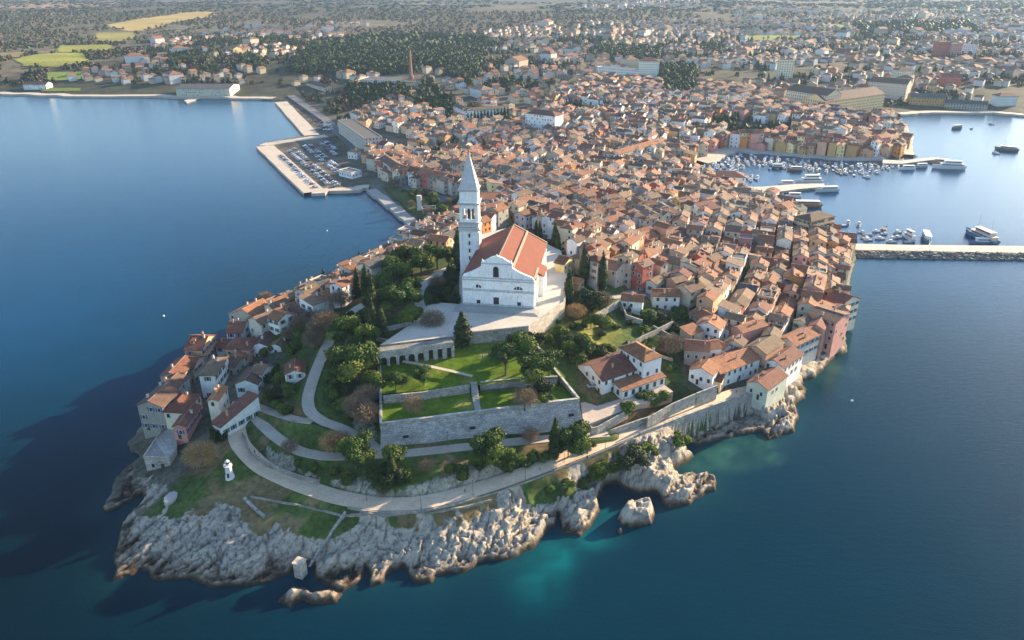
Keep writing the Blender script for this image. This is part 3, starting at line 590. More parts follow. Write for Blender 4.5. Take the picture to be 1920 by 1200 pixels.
# ================================================================ bell tower
def tower():
    x, y = P(884, 517, RZ - 1); root = empty('bell_tower', (x, y, RZ - 2), R(-4)); tag(root, 'tall white stone bell tower with pointed pyramid spire and statue', 'bell tower')
    z = 2.0; hw = 4.0; c = (.82, .805, .775); m = MB()
    def sq(z0, z1, w0, w1, col=c): m.tube(0, 0, z0, z1, w0 * 1.4142, w1 * 1.4142, 4, 0, col, ph=math.pi / 4)
    sq(0, z + 2, 4.5, 4.4); sq(z + 2, z + 21.5, 4.05, 3.75)
    for i in range(2):
        for s in (-1, 1):
            m.box(s * 3.4 - .42, s * 3.4 + .42, -4.2 + .0, 4.2, z + 2.01, z + 20, 0, c, True) if i else m.box(-4.22, 4.22, s * 3.4 - .42, s * 3.4 + .42, z + 2.02, z + 19.99, 0, c, True)
    for i in range(5): m.box(-.35 , .35, -4.08, -3.5, z + 4.5 + i * 3.3, z + 6.1 + i * 3.3, 1)
    m.build('shaft', [M['marble'], M['glass']], root)
    for z0, z1, w0, w1 in ((20.6, 21.3, 4.55, 4.7), (21.3, 21.9, 4.3, 4.3), (22, 23.6, 3.8, 3.8), (23.6, 24.2, 4.2, 4.5), (31.6, 32.3, 4.3, 4.7), (37.2, 37.8, 4.1, 4.4)):
        m = MB(); sq(z + z0, z + z1, w0, w1, (.5, .49, .47)); m.build('cornice', [M['marble']], root)
    # belfry: four corner piers, slender columns and arches
    m = MB(); b = z + 24.2; h = 7.4
    for s in (-1, 1):
        for t in (-1, 1): m.box(s * 3.2 - .65, s * 3.2 + .65, t * 3.2 - .65, t * 3.2 + .65, b, b + h, 0, c)
    for s in (-1, 1):
        for k in (-.9, .9):
            m.tube(k, s * 3.4, b + 1.2, b + 5.0, .27, .25, 6, 0, c); m.tube(s * 3.4, k, b + 1.2, b + 5.0, .27, .25, 6, 0, c)
        m.box(-2.55, 2.55, s * 3.4 - .3, s * 3.4 + .3, b + 5.75, b + h, 0, c, True); m.box(s * 3.4 - .3, s * 3.4 + .3, -2.55, 2.55, b + 5.75, b + h, 0, c, True)
        m.box(-2.55, 2.55, s * 3.4 - .3, s * 3.4 + .3, b, b + 1.2, 0, c); m.box(s * 3.4 - .3, s * 3.4 + .3, -2.55, 2.55, b, b + 1.2, 0, c)
        for k in (-1.75, 0, 1.75):   # arch heads as stepped haunches
            for e in (-1, 1):
                m.box(k + e * .66 - .2, k + e * .66 + .2, s * 3.4 - .28, s * 3.4 + .28, b + 5.0, b + 5.75, 0, c, True); m.box(s * 3.4 - .28, s * 3.4 + .28, k + e * .66 - .2, k + e * .66 + .2, b + 5.0, b + 5.75, 0, c, True)
    m.tube(0, 0, b, b + h, 1.7, 1.7, 8, 1); m.build('belfry', [M['marble'], M['doorwood']], root)
    m = MB(); sq(z + 32.3, z + 37.2, 3.75, 3.65); m.build('attic', [M['marble']], root)
    m = MB(); sq(z + 37.8, z + 51.6, 3.75, .28, (.50, .50, .50))
    for s in (-1, 1):
        for t in (-1, 1): m.bar((s * 3.7, t * 3.7, z + 37.8), (s * .3, t * .3, z + 51.6), .16, .1, 4, 0, (.55, .54, .53))
    m.build('spire', [M['marble']], root)
    m = MB(); m.tube(0, 0, z + 51.6, z + 52.6, .45, .3, 8, 0, (.25, .2, .15)); m.tube(0, 0, z + 52.6, z + 54.2, .42, .22, 8, 0, (.22, .17, .12)); m.tube(0, 0, z + 54.2, z + 54.7, .2, .14, 8, 0, (.22, .17, .12)); m.bar((.2, 0, z + 53.9), (.9, 0, z + 54.6), .08, .05, 4, 0, (.22, .17, .12)); m.build('statue', [M['trim']], root)
    LM['bell tower'] = (883, 420)
tower()
# ================================================================ church square
def square():
    mb = MB(); c = (.50, .45, .38); mb.prism(PLAZA if sum(PLAZA[i][0] * PLAZA[(i + 1) % len(PLAZA)][1] - PLAZA[(i + 1) % len(PLAZA)][0] * PLAZA[i][1] for i in range(len(PLAZA))) > 0 else PLAZA[::-1], RZ - 12, RZ, 0, 1, (.40, .37, .32), c)
    o = mb.build('church_square_pavement', [M['stone'], M['pave']]); tag(o, kind='structure')
    top = [P(990, 614, RZ), P(1030, 588, RZ), P(1058, 568, RZ), P(1063, 520, RZ)]
    lanewall('retaining_wall', [(x, y, RZ + .7) for x, y in top], .6, 13, M['stone'], (.50, .45, .38), 'sunlit rubble wall holding up the church square on its right side')
    # broad steps in front of the facade
    s = MB(); a = P(868, 573, RZ); b = P(1001, 581, RZ); u, n, W = frame(a, b); T = lambda x, y, z: (a[0] + u[0] * x + n[0] * y, a[1] + u[1] * x + n[1] * y, z)
    for i in range(4): s.box(-1 - i * .5, W + 1 + i * .5, -4.6 - i * .5, -.01, RZ + .004, RZ + .62 - i * .15, 0, (.38, .36, .33), M=T)
    tag(s.build('church_steps', [M['pave']]), 'low pale stone steps along the foot of the church facade', 'steps')
    s = MB(); q = [P(1028, 600, RZ), P(930, 592, RZ)]
    # rows of seats and lamps are absent; a low parapet edges the square
    lanewall('parapet', [(*P(878, 627, RZ), RZ + .9), (*P(990, 615, RZ), RZ + .9)], .5, 1.1, M['stone'], STO, 'low stone parapet along the front edge of the church square')
square()
# ================================================================ garden bastion
def bastion():
    fl, fr_, mr, br, bl = [P(714,797,22), P(1085,750,22), P(1050,706,24), P(990,626,30), P(712,655,30)]
    bfl = (fl[0] - .6, fl[1] - 2.6); bfr = (fr_[0] + 2.2, fr_[1] - 2.2)
    root = empty('garden_bastion', (fl[0], fl[1], 12)); tag(root, 'long battered stone bastion wall enclosing the terraced lawn garden', 'bastion')
    def W_(p, z): return (p[0] - fl[0], p[1] - fl[1], z - 12)
    m = MB(); c = (.46, .455, .44)
    n = 26
    for i in range(n):
        f0, f1 = i / n, (i + 1) / n; L = lambda a, b, f: (a[0] + (b[0] - a[0]) * f, a[1] + (b[1] - a[1]) * f)
        m.poly([W_(L(bfl, bfr, f0), 11), W_(L(bfl, bfr, f1), 11), W_(L(fl, fr_, f1), 22), W_(L(fl, fr_, f0), 22)], 0, c)
    m.poly([W_(bfr, 11), W_((mr[0] + 2, mr[1]), 11), W_(mr, 23.5), W_(fr_, 22)], 0, c)
    m.poly([W_((mr[0] + 2, mr[1]), 11), W_((br[0] + 1, br[1]), 14), W_(br, 30), W_(mr, 23.5)], 0, c)
    m.poly([W_((bl[0] - .6, bl[1]), 13), W_(bfl, 11), W_(fl, 22), W_(bl, 30)], 0, c)
    m.build('rampart', [M['stone']], root)
    loc = lambda pts: [(x - fl[0], y - fl[1], z - 12) for x, y, z in pts]
    mid = lambda a, b, f: (a[0] + (b[0] - a[0]) * f, a[1] + (b[1] - a[1]) * f)
    lanewall('coping', loc([(*mid(fl, fr_, k / 8), 22.75 + .12 * (k % 2)) for k in range(9)]), .9, 1.3, M['stone'], (.42, .40, .37), None, parent=root, cap=(.5, .48, .45))
    lanewall('coping', loc([(*fr_, 22.8), (*mr, 24.6), (*mid(mr, br, .5), 27.2), (*br, 30.6)]), .8, 1.6, M['stone'], (.44, .40, .35), None, parent=root, cap=(.5, .46, .4))
    lanewall('coping', loc([(*fl, 22.8), (*mid(fl, bl, .33), 24.0), (*mid(fl, bl, .66), 26.3), (*bl, 30.4)]), .7, 2.4, M['stone'], (.44, .42, .38), None, parent=root, cap=(.5, .48, .45))
    for px, py in ((760, 820), (886, 800), (1070, 770)):
        x, y = P(px, py, 17.6); m = MB(); k = mid(bfl, bfr, (x - bfl[0]) / (bfr[0] - bfl[0])); m.box(-.9, .9, -.35, .6, -.3, .35, 0, bottom=True)
        o = m.build('gun_port', [M['glass']], root); o.location = (k[0] - fl[0], k[1] - fl[1] + 1.25, 17.4 - 12); o.rotation_euler = (0, 0, math.atan2(fr_[1] - fl[1], fr_[0] - fl[0]))
    # lawns: lower and upper terrace as gently uneven sheets
    wl = P(715,742,23.6); wr = P(1062,708,24)
    def lawn(name, quad, z0, z1, seed):
        nx, ny = 70, 34; U, Vv = np.meshgrid(np.linspace(0, 1, nx), np.linspace(0, 1, ny)); a, b, c_, d = map(np.array, quad)
        Pq = (a[None, None] * ((1 - U) * (1 - Vv))[..., None] + b * (U * (1 - Vv))[..., None] + c_ * (U * Vv)[..., None] + d * ((1 - U) * Vv)[..., None])
        z = z0 + (z1 - z0) * Vv + .5 * (fbm(Pq[..., 0] / 6, Pq[..., 1] / 6, 3, seed) - .5)
        g = fbm(Pq[..., 0] / 5, Pq[..., 1] / 5, 4, seed + 3)[..., None]; col = np.array([.11, .18, .015]) * (.75 + .5 * g); dryc = np.array([.20, .21, .05]); k = sst(.55, .7, g); col = col * (1 - k) + dryc * k
        idx = np.arange(nx * ny).reshape(ny, nx); F = np.stack([idx[:-1, :-1].ravel(), idx[:-1, 1:].ravel(), idx[1:, 1:].ravel(), idx[1:, :-1].ravel()], 1)
        o = link(name, np_mesh(name, np.stack([Pq[..., 0].ravel(), Pq[..., 1].ravel(), z.ravel()], 1), F, [M['grass']], cols=col.reshape(-1, 3), smooth=True)); tag(o, kind='structure'); return o
    lawn('lower_lawn', [fl, fr_, wr, wl], 21.6, 21.8, 5); lawn('upper_lawn', [wl, wr, br, bl], 24.2, 28.0, 8)
    lanewall('terrace_wall', [(*P(718,742,24.6), 24.6), (*P(790,735,24.6), 24.6), (*P(880,722,24.6), 24.7)], .7, 3.4, M['stone'], (.40, .38, .34), 'rough stone terrace wall across the lawn, left of the garden steps')
    lanewall('terrace_wall', [(*P(900,716,24.6), 24.7), (*P(985,708,24.6), 24.6), (*P(1045,705,24.6), 24.6)], .7, 3.4, M['stone'], (.42, .40, .36), 'pale stone terrace wall across the lawn, right of the garden steps')
    # steps between terraces
    a = P(888, 716, 24.6); b = P(896, 768, 21.7); s = MB(); k = 14; u, n, L = frame(b, a)
    T = lambda x, y, z: (b[0] + u[0] * x + n[0] * y, b[1] + u[1] * x + n[1] * y, z)
    for i in range(k): s.box(L * .35 + i * L * .65 / k, L * .35 + (i + 1) * L * .65 / k + .01, -1.1, 1.1, 21.2, 21.9 + i * 3.0 / k, 0, (.32, .30, .27), M=T)
    s.box(-2, L * .36, -1.0, 1.0, 21.2, 21.88, 0, (.32, .30, .27), M=T)
    tag(s.build('garden_steps', [M['pave']]), 'narrow stone steps climbing between the two lawn terraces', 'steps')
    def strip(name, pts, w_, col, zo=.0):
        m = MB()
        for i in range(len(pts) - 1):
            (x0, y0, z0), (x1, y1, z1) = pts[i], pts[i + 1]; L = math.hypot(x1 - x0, y1 - y0); nx_, ny_ = -(y1 - y0) / L * w_, (x1 - x0) / L * w_
            m.poly([(x0 - nx_, y0 - ny_, z0 + zo), (x1 - nx_, y1 - ny_, z1 + zo), (x1 + nx_, y1 + ny_, z1 + zo), (x0 + nx_, y0 + ny_, z0 + zo)][::-1], 0, col)
        return m.build(name, [M['pave']])
    def lz(f): return 24.2 + 2.4 * f + .32
    def onlawn(a, b):
        x, y = P(a, b, 25.6); f = (y - wl[1]) / (bl[1] - wl[1]); z = 24.2 + 3.8 * min(1, max(0, f)); return (*P(a, b, z), z + .38)
    q = [onlawn(755, 679), onlawn(800, 687), onlawn(850, 698), onlawn(886, 707)]
    tag(strip('garden_path', q, .75, (.42, .37, .29)), kind='structure')
    # arcade along the back
    A = P(712, 690, 26.5); B_ = P(850, 672, 26.5); u, n, L = frame(A, B_); A2 = (A[0], A[1])
    rt = empty('arcade', (A[0], A[1], 26.5), math.atan2(u[1], u[0])); tag(rt, 'stone arcade of dark arched niches along the back of the garden', 'arcade')
    H = 6.4; m = MB(); c2 = (.46, .44, .40); k = 8; sp = L / k
    m.box(0, L, 2.2, 3.0, -2, H, 0, c2)                       # back wall
    m.box(-.3, L + .2, -.05, 2.2, 4.4, H, 0, c2, True); m.box(-.4, L + .3, -.25, -.052, 5.9, H + .15, 0, c2, True)
    m.build('wall', [M['stone']], rt)
    for i in range(k + 1):
        m = MB(); m.box(i * sp - .55, i * sp + .45, 0, 2.19, -2, 4.39, 0, c2); m.box(i * sp - .7, i * sp + .6, -.12, -.002, 3.4, 3.75, 0, c2, True); m.build('pier', [M['stone']], rt)
    for i in range(k):
        m = MB(); m.box(i * sp + .46, (i + 1) * sp - .56, 1.3, 1.45, -2, 4.38, 0, bottom=True); m.build('niche_dark_panel', [M['doorwood']], rt)  # dark panel added so each niche opening reads as shaded
        m = MB(); x0, x1 = i * sp + .46, (i + 1) * sp - .56; xm = (x0 + x1) / 2; r = (x1 - x0) / 2
        if i < 5:
            pr = [(x0, 4.38)] + [(xm - r * math.cos(t), 2.7 + r * math.sin(t) * .95) for t in [math.pi * j / 8 for j in range(9)]] + [(x1, 4.38)]
            for j in range(1, len(pr) - 2): m.poly([(pr[j][0], .1, pr[j][1]), (pr[j + 1][0], .1, pr[j + 1][1]), (pr[j + 1][0], .1, 4.38), (pr[j][0], .1, 4.38)], 0, c2)
            m.build('arch', [M['stone']], rt)
        else:
            m.box(x0, x0 + .6, .1, 2, -2, 4.38, 0, c2); m.build('side_wall', [M['stone']], rt)
    m = MB(); m.box(-.3, L + 6, -3.6, -.3, -2.4, -.9, 0, (.40, .38, .35)); m.build('podium', [M['stone']], rt)
    LM['arcade'] = (780, 655); LM['garden lawn'] = (850, 690); LM['bastion wall'] = (900, 785)
    C_ = P(850, 655, 29); D = P(990, 640, 27)
    lanewall('retaining_wall', [(*P(850, 629, RZ), RZ + .5), (*P(920, 621, RZ), RZ + .5), (*P(989, 615, RZ), RZ + .5)], .7, 9, M['stone'], (.43, .40, .36), 'shaded stone wall between the lawn and the church square, right of the arcade')
bastion()
# ================================================================ paths
def ribbon(name, key, col, parapet=None):
    pts, hw = ROADS[key]; m = MB(); Q = []
    for i in range(len(pts) - 1):
        for j in range(6): f = j / 6; Q.append(tuple(pts[i][k] * (1 - f) + pts[i + 1][k] * f for k in range(3)))
    Q.append(pts[-1])
    for _ in range(4): Q = [Q[0]] + [tuple((Q[i - 1][k] + 2 * Q[i][k] + Q[i + 1][k]) / 4 for k in range(3)) for i in range(1, len(Q) - 1)] + [Q[-1]]
    E = []
    for i, p in enumerate(Q):
        a = Q[max(0, i - 1)]; b = Q[min(len(Q) - 1, i + 1)]; dx, dy = b[0] - a[0], b[1] - a[1]; L = math.hypot(dx, dy); nx_, ny_ = -dy / L * hw, dx / L * hw
        E.append(((p[0] + nx_, p[1] + ny_, p[2] + .03), (p[0] - nx_, p[1] - ny_, p[2] + .03)))
    for i in range(len(E) - 1): m.poly([E[i][1], E[i + 1][1], E[i + 1][0], E[i][0]], 0, col); m.poly([(E[i][1][0], E[i][1][1], E[i][1][2] - .6), (E[i + 1][1][0], E[i + 1][1][1], E[i + 1][1][2] - .6), E[i + 1][1], E[i][1]], 0, col)
    o = m.build(name, [M['pave']]); tag(o, kind='structure'); return Q, E
PQ, PE = ribbon('promenade', 'promenade', (.60, .46, .32))
ribbon('upper_path', 'upper_path', (.42, .36, .29)); ribbon('hill_path', 'hill_path', (.42, .36, .29)); ribbon('cross_path', 'cross_path', (.40, .34, .27)); ribbon('church_lane', 'church_lane', (.4, .37, .33)); ribbon('town_lane', 'town_lane', (.3, .27, .24))
def verge_walls():
    # low kerb wall along the sea side of the promenade, parapet and buttressed retaining wall at the right end
    E = [e[1] for e in PE]; px = [float(proj(*e)[0]) for e in E]
    a = [e for e, q in zip(E, px) if 640 < q < 1190]
    a = [(x, y, z) for x, y, z in a]
    lanewall('verge_wall', [(p[0] + .3, p[1] - .6, p[2] + .1) for p in a], .5, 1.3, M['stone'], (.36, .33, .28), 'low stone kerb wall on the sea side of the promenade bend')
    b = [e for e in E if float(proj(*e)[0]) >= 1190]
    root = empty('sea_wall', (b[0][0], b[0][1], 0)); tag(root, 'high buttressed stone sea wall under the right end of the promenade', 'sea wall')
    loc = [(p[0] - b[0][0], p[1] - b[0][1] - .3, p[2] + .8) for p in b]
    lanewall('wall', loc, .9, [3 + 8.5 * min(1, i / 5) for i in range(len(b))], M['stone'], (.37, .36, .33), None, parent=root, cap=(.45, .42, .38))
    cum = 0
    for i in range(4, len(b) - 1):
        cum += 1
        if cum % 2: continue
        p = loc[i]; q = loc[i + 1]; ang = math.atan2(q[1] - p[1], q[0] - p[0]); m = MB()
        for s in (-1, 1): m.poly([(s * .5, -.44, -2), (s * .5, -1.9, -10), (s * .5, -.44, -10)][::s], 0, (.38, .36, .33))
        m.poly([(-.5, -1.9, -10), (.5, -1.9, -10), (.5, -.44, -2), (-.5, -.44, -2)], 0, (.38, .36, .33))
        o = m.build('buttress', [M['stone']], root); o.location = p; o.rotation_euler = (0, 0, ang)
    LM['sea wall'] = (1300, 800); LM['promenade'] = (800, 940)
verge_walls()
lanewall('terrace_wall', [(x, y, z + .9) for x, y, z in W3([(455,815,11.6),(470,850,12),(500,872,12.2),(560,895,12),(600,905,11.8)])], .4, 1.6, M['stone'], (.30, .28, .25), 'dark low wall hugging the inside of the promenade curve')
for lab, pts, h in (('stepped sloping wall below the villa garden beside the promenade', [(1145,806,12.6),(1200,786,13),(1255,770,13.5)], 2.8), ('tall stone garden wall beside the promenade, left of the plastered wall', [(1214,783,15.0),(1260,757,15.6),(1304,738,15.8)], 4.6), ('pale plastered wall beside the promenade next to the first row house', [(1306,737,15.8),(1345,722,15.6)], 5.8),
                    ('stone wall with gate below the villa terrace, beside the bastion corner', [(1108,802,14.5),(1120,800,14.5),(1178,768,15.5)], 3.4),
                    ('long pale boundary wall climbing behind the villa from the bushes', [(1165,655,20),(1205,630,21.5),(1262,602,22)], 2.5), ('white garden wall around the ruined red yard above the villa', [(1098,600,26),(1130,580,26.5),(1163,562,27)], 3), ('low stone wall edging the vegetable plots behind the villa', [(1225,610,21),(1262,630,20),(1262,650,19)], 2.2),
                    ('crumbling yard wall between the villa and the terraced plots', [(1190,640,20.5),(1205,655,19),(1262,672,16.5)], 2), ('sun-bleached wall of the upper garden, above the ruined yard', [(1163,562,27),(1175,590,24),(1205,600,22.5)], 2.2), ('short wall stub among the shrubs right of the bastion corner', [(1052,690,20.5),(1075,672,20.5),(1085,685,20)], 3), ('low wall across the pine slope left of the arcade', [(672,620,30.6),(735,640,31)], 1.6), ('curved stone wall between dark pines and the church square', [(672,612,31),(730,612,32.4),(780,600,32.6)], 1.8),
                    ('rubble wall stub on the rocky slope below the lawn path', [(545,788,17.2),(588,782,19)], 1.6)):
    lanewall('garden_wall', W3(pts), .5, h, M['stone'], (.42, .39, .34), lab)
for lab, pts in (('thin stone path wall running straight down the grass to the white kiosk', [(648,962,9),(600,1010,6.6),(575,1040,4.5)]), ('thin stone wall line crossing the grass left of the straight wall', [(458,934,9),(478,955,8),(497,972,7)])):
    lanewall('field_wall', [(x, y, hz(x, y) + .5) for x, y, z in W3(pts)], .8, 1.5, M['stone'], (.40, .38, .35), lab)
PXw = W3([(470,932,9),(560,945,9.4),(640,962,9.4),(720,968,9.2),(800,965,9),(870,952,9),(950,930,9)])
lanewall('verge_wall', [(x, y, hz(x, y) + .45) for x, y, z in [tuple(PXw[i][k] * (1 - f) + PXw[i + 1][k] * f for k in range(3)) for i in range(6) for f in (0, .33, .66)]], .5, 1.2, M['stone'], (.34, .31, .26), 'low wall edging the brown verge below the promenade')
# ================================================================ small beacon, kiosk, lookout slab
def beacon():
    x, y = P(431, 893, 10); z = hz(x, y); root = empty('beacon_tower', (x, y, z)); tag(root, 'small white stone light tower beside the promenade bend', 'light tower'); root.scale = (.62, .62, .78); c = (.66, .66, .66)
    m = MB(); m.tube(0, 0, -1, 1.0, 2.5, 2.3, 8, 0, c); m.tube(0, 0, 1.0, 5.6, 1.95, 1.55, 8, 0, c); m.build('shaft', [M['marble']], root)
    m = MB(); m.tube(0, 0, 5.6, 5.95, 2.1, 2.1, 12, 0, c); m.tube(0, 0, 5.95, 6.7, 1.0, 1.0, 10, 0, c)
    for i in range(10): t = i * math.pi / 5; m.bar((2 * math.cos(t), 2 * math.sin(t), 5.95), (2 * math.cos(t), 2 * math.sin(t), 6.9), .05, .05, 4, 0, c)
    m.build('gallery', [M['marble']], root)
    m = MB(); m.tube(0, 0, 6.7, 7.7, .95, .9, 10, 1); m.tube(0, 0, 7.7, 8.5, 1.15, .1, 10, 0, (.7, .72, .74)); m.build('lantern', [M['trim'], M['glass']], root)
    m = MB(); m.box(-.45, .45, -2.12, -1.6, 1.0, 2.9, 0, bottom=True); m.build('door', [M['doorwood']], root)
    LM['small light tower'] = (431, 875)
beacon()
def kiosk():
    x, y = P(563, 1066, 2.5); z = max(1.5, min(3.2, hz(x, y))); root = empty('stone_hut', (x, y, z), R(-22)); tag(root, 'small square stone hut standing on the shore rocks', 'hut')
    m = MB(); m.prism([(-1.25, -1.25), (1.25, -1.25), (1.25, 1.25), (-1.25, 1.25)], -3, 3.4, 0, c=(.44, .41, .36)); m.build('wall', [M['stone']], root)
    m = MB(); m.box(-1.45, 1.45, -1.45, 1.45, 3.4, 3.7, 0, (.52, .45, .36), True); m.build('roof', [M['stone']], root); LM['stone hut'] = (561, 1055)
kiosk()
def slab():
    x, y = P(322, 940, 5.5); m = MB(); m.tube(0, 0, -2, .4, 1.9, 1.85, 8, 0, (.36, .35, .33)); o = m.build('lookout_platform', [M['marble']]); o.location = (x, y, hz(x, y) + .5); o.scale = (1, 1.5, 1); tag(o, 'round pale stone platform on the grassy tip of the headland', 'platform')
slab()
# ================================================================ houses
def tint(c, a=.1):
    k = 1 + rnd.uniform(-a, a); return tuple(min(.85, max(.02, v * k * (1 + rnd.uniform(-.04, .04)))) for v in c)
WALLC = {'white': (.72, .71, .68), 'cream': (.66, .58, .43), 'pale stone': (.50, .46, .39), 'grey stone': (.30, .28, .25), 'yellow': (.78, .60, .30), 'pink': (.55, .27, .22), 'salmon': (.55, .32, .20), 'red': (.42, .12, .08), 'orange': (.60, .25, .08), 'ochre': (.45, .29, .12), 'beige': (.50, .42, .32), 'pale green': (.50, .55, .42)}
ROOFC = {'orange': (.42, .18, .09), 'rust red': (.25, .10, .065), 'brown': (.18, .105, .07), 'weathered brown': (.27, .175, .11), 'terracotta': (.36, .155, .08), 'dusty pink': (.35, .205, .13), 'grey': (.12, .115, .11)}
ROOFC = {k: tuple(x * .74 for x in v) for k, v in ROOFC.items()}
def roof_geo(mb, w, d, e, rh, kind, col, ov=.4, t=.24):
    """roof over a w x d footprint centred at 0, eaves at e"""
    X, Y = w / 2 + ov, d / 2 + ov
    def slab(polys):
        for p in polys: mb.poly(p, 0, col)
    if kind in ('gx', 'gy'):
        if kind == 'gx': s = rh / (d / 2); h = rh + .12; ed = [(-X, -Y), (X, -Y), (X, Y), (-X, Y)]; z0 = e - ov * s + .12; A = (-X, 0, e + h); B = (X, 0, e + h); lo = [(-X, -Y, z0), (X, -Y, z0), (X, Y, z0), (-X, Y, z0)]; slab([[lo[0], lo[1], B, A], [lo[2], lo[3], A, B]]); g = [(lo[0], A, lo[3]), (lo[2], B, lo[1])]
        else: s = rh / (w / 2); h = rh + .12; z0 = e - ov * s + .12; A = (0, -Y, e + h); B = (0, Y, e + h); lo = [(-X, -Y, z0), (X, -Y, z0), (X, Y, z0), (-X, Y, z0)]; slab([[lo[1], lo[2], B, A], [lo[3], lo[0], A, B]]); g = [(lo[1], A, lo[0]), (lo[3], B, lo[2])]
        D = lambda p: (p[0], p[1], p[2] - t)
        for a, b, c_ in g: mb.poly([D(a), D(c_), D(b), b][:0] or [a, b, D(b), D(a)], 0, col); mb.poly([b, c_, D(c_), D(b)], 0, col)
        rc_ = tuple(min(.5, v * 1.35 + .05) for v in col)
        if kind == 'gx': mb.box(-X, X, -.16, .16, e + h - .08, e + h + .09, 0, rc_)
        else: mb.box(-.16, .16, -Y, Y, e + h - .08, e + h + .09, 0, rc_)
        for i in ((0, 1), (2, 3)) if kind == 'gx' else ((1, 2), (3, 0)): a, b = lo[i[0]], lo[i[1]]; mb.poly([D(a), D(b), b, a], 0, col)
    elif kind == 'hip':
        z0 = e + .1; lo = [(-X, -Y, z0), (X, -Y, z0), (X, Y, z0), (-X, Y, z0)]; h = e + rh + .1
        if w >= d: k = max(.2, (w - d) / 2); A = (-k, 0, h); B = (k, 0, h); slab([[lo[0], lo[1], B, A], [lo[2], lo[3], A, B], [lo[1], lo[2], B], [lo[3], lo[0], A]])
        else: k = max(.2, (d - w) / 2); A = (0, -k, h); B = (0, k, h); slab([[lo[1], lo[2], B, A], [lo[3], lo[0], A, B], [lo[0], lo[1], A], [lo[2], lo[3], B]])
        for i in range(4): a, b = lo[i], lo[(i + 1) % 4]; mb.poly([(a[0], a[1], a[2] - t), (b[0], b[1], b[2] - t), b, a], 0, col)
    elif kind == 'shed':
        z0 = e + .1; z1 = e + rh; lo = [(-X, -Y, z0), (X, -Y, z0), (X, Y, z1), (-X, Y, z1)]; mb.poly(lo, 0, col)
        for i in range(4): a, b = lo[i], lo[(i + 1) % 4]; mb.poly([(a[0], a[1], a[2] - t), (b[0], b[1], b[2] - t), b, a], 0, col)
    else:
        mb.box(-w / 2 + .3, w / 2 - .3, -d / 2 + .3, d / 2 - .3, e - .6, e - .25, 0, col)
def wall_geo(mb, w, d, e, rh, kind, col, base=-4):
    x, y = w / 2, d / 2
    mb.poly([(-x, -y, base), (x, -y, base), (x, -y, e), (-x, -y, e)], 0, col); mb.poly([(x, y, base), (-x, y, base), (-x, y, e), (x, y, e)], 0, col)
    mb.poly([(x, -y, base), (x, y, base), (x, y, e), (x, -y, e)], 0, col); mb.poly([(-x, y, base), (-x, -y, base), (-x, -y, e), (-x, y, e)], 0, col)
    if kind == 'gx':
        for s in (-1, 1): mb.poly([(s * x, -s * y, e), (s * x, s * y, e), (s * x, 0, e + rh)], 0, col)
    elif kind == 'gy':
        for s in (-1, 1): mb.poly([(-s * x * -1, s * y, e), (s * x * -1, s * y, e), (0, s * y, e + rh)] if s > 0 else [(-x, -y, e), (x, -y, e), (0, -y, e + rh)], 0, col)
    elif kind == 'shed': mb.poly([(x, -y, e), (x, y, e), (x, y, e + rh - .1)], 0, col); mb.poly([(-x, y, e), (-x, -y, e), (-x, y, e + rh - .1)], 0, col); mb.poly([(x, y, e), (-x, y, e), (-x, y, e + rh - .1), (x, y, e + rh - .1)], 0, col)
    elif kind == 'flat':
        for a, b, c_, dd in ((-x, x, -y, -y + .25), (-x, x, y - .25, y), (-x, -x + .25, -y + .25, y - .25), (x - .25, x, -y + .25, y - .25)): mb.box(a, b, c_, dd, e - .7, e + .35, 0, col)
    if kind in ('hip',): mb.poly([(-x, -y, e), (x, -y, e), (x, y, e), (-x, y, e)], 0, col)
def win_spots(w, d, e, z0=0.0, dense=.78, side=(1, 1, 1, 1), r=rnd):
    out = []; fl = max(1, int((e - z0) / 3.0)); sh = (e - z0) / fl
    for k, (L, ax) in enumerate(((w, 0), (d, 1), (w, 2), (d, 3))):
        if not side[k]: continue
        n = max(1, int(L / 2.9)); st = L / n
        for f in range(fl):
            for i in range(n):
                if r.random() > dense: continue
                t = -L / 2 + (i + .5) * st + r.uniform(-.2, .2); z = z0 + f * sh + sh * .36
                if ax == 0: p = (t, -d / 2); a = 0
                elif ax == 1: p = (w / 2, t); a = 90
                elif ax == 2: p = (-t, d / 2); a = 180
                else: p = (-w / 2, -t); a = 270
                out.append((p[0], p[1], z, a))
    return out
# shared window meshes: frame, dark pane, optional shutters
def win_mesh(shut, fc=(.55, .53, .5)):
    m = MB(); w_, h_ = .5, .75
    m.poly([(-w_, -.03, 0), (w_, -.03, 0), (w_, -.03, 2 * h_), (-w_, -.03, 2 * h_)], 0)
    for a, b, c_, d_ in ((-w_ - .14, -w_, -.12, 2 * h_ + .12), (w_, w_ + .14, -.12, 2 * h_ + .12), (-w_, w_, 2 * h_, 2 * h_ + .12), (-w_ , w_, -.14, 0)): m.box(a, b, -.09, .02, c_, d_, 1, fc, True)
    if shut:
        for s in (-1, 1): x = s * (w_ + .42); m.box(x - .27, x + .27, -.14, .01, -.02, 2 * h_ + .02, 1, shut, True)
    return m.mesh('window', [M['glass'], M['trim']])
WM = [win_mesh(None), win_mesh(None, (.45, .40, .33)), win_mesh((.05, .14, .09)), win_mesh((.16, .09, .05)), win_mesh((.33, .35, .33)), win_mesh((.07, .12, .2))]
chim_m = {}
def chimney_mesh(k):
    if k not in chim_m:
        m = MB(); c = [(.55, .5, .42), (.5, .3, .2), (.6, .58, .55)][k]; m.box(-.32, .32, -.26, .26, -1.4, 1.3, 0, c); m.box(-.42, .42, -.36, .36, 1.3, 1.42, 0, c, True); m.box(-.25, .25, -.2, .2, 1.421, 1.7, 0, (.3, .12, .07)); chim_m[k] = m.mesh('chimney', [M['wall']])
    return chim_m[k]
HOUSES = []      # individual houses, for labels
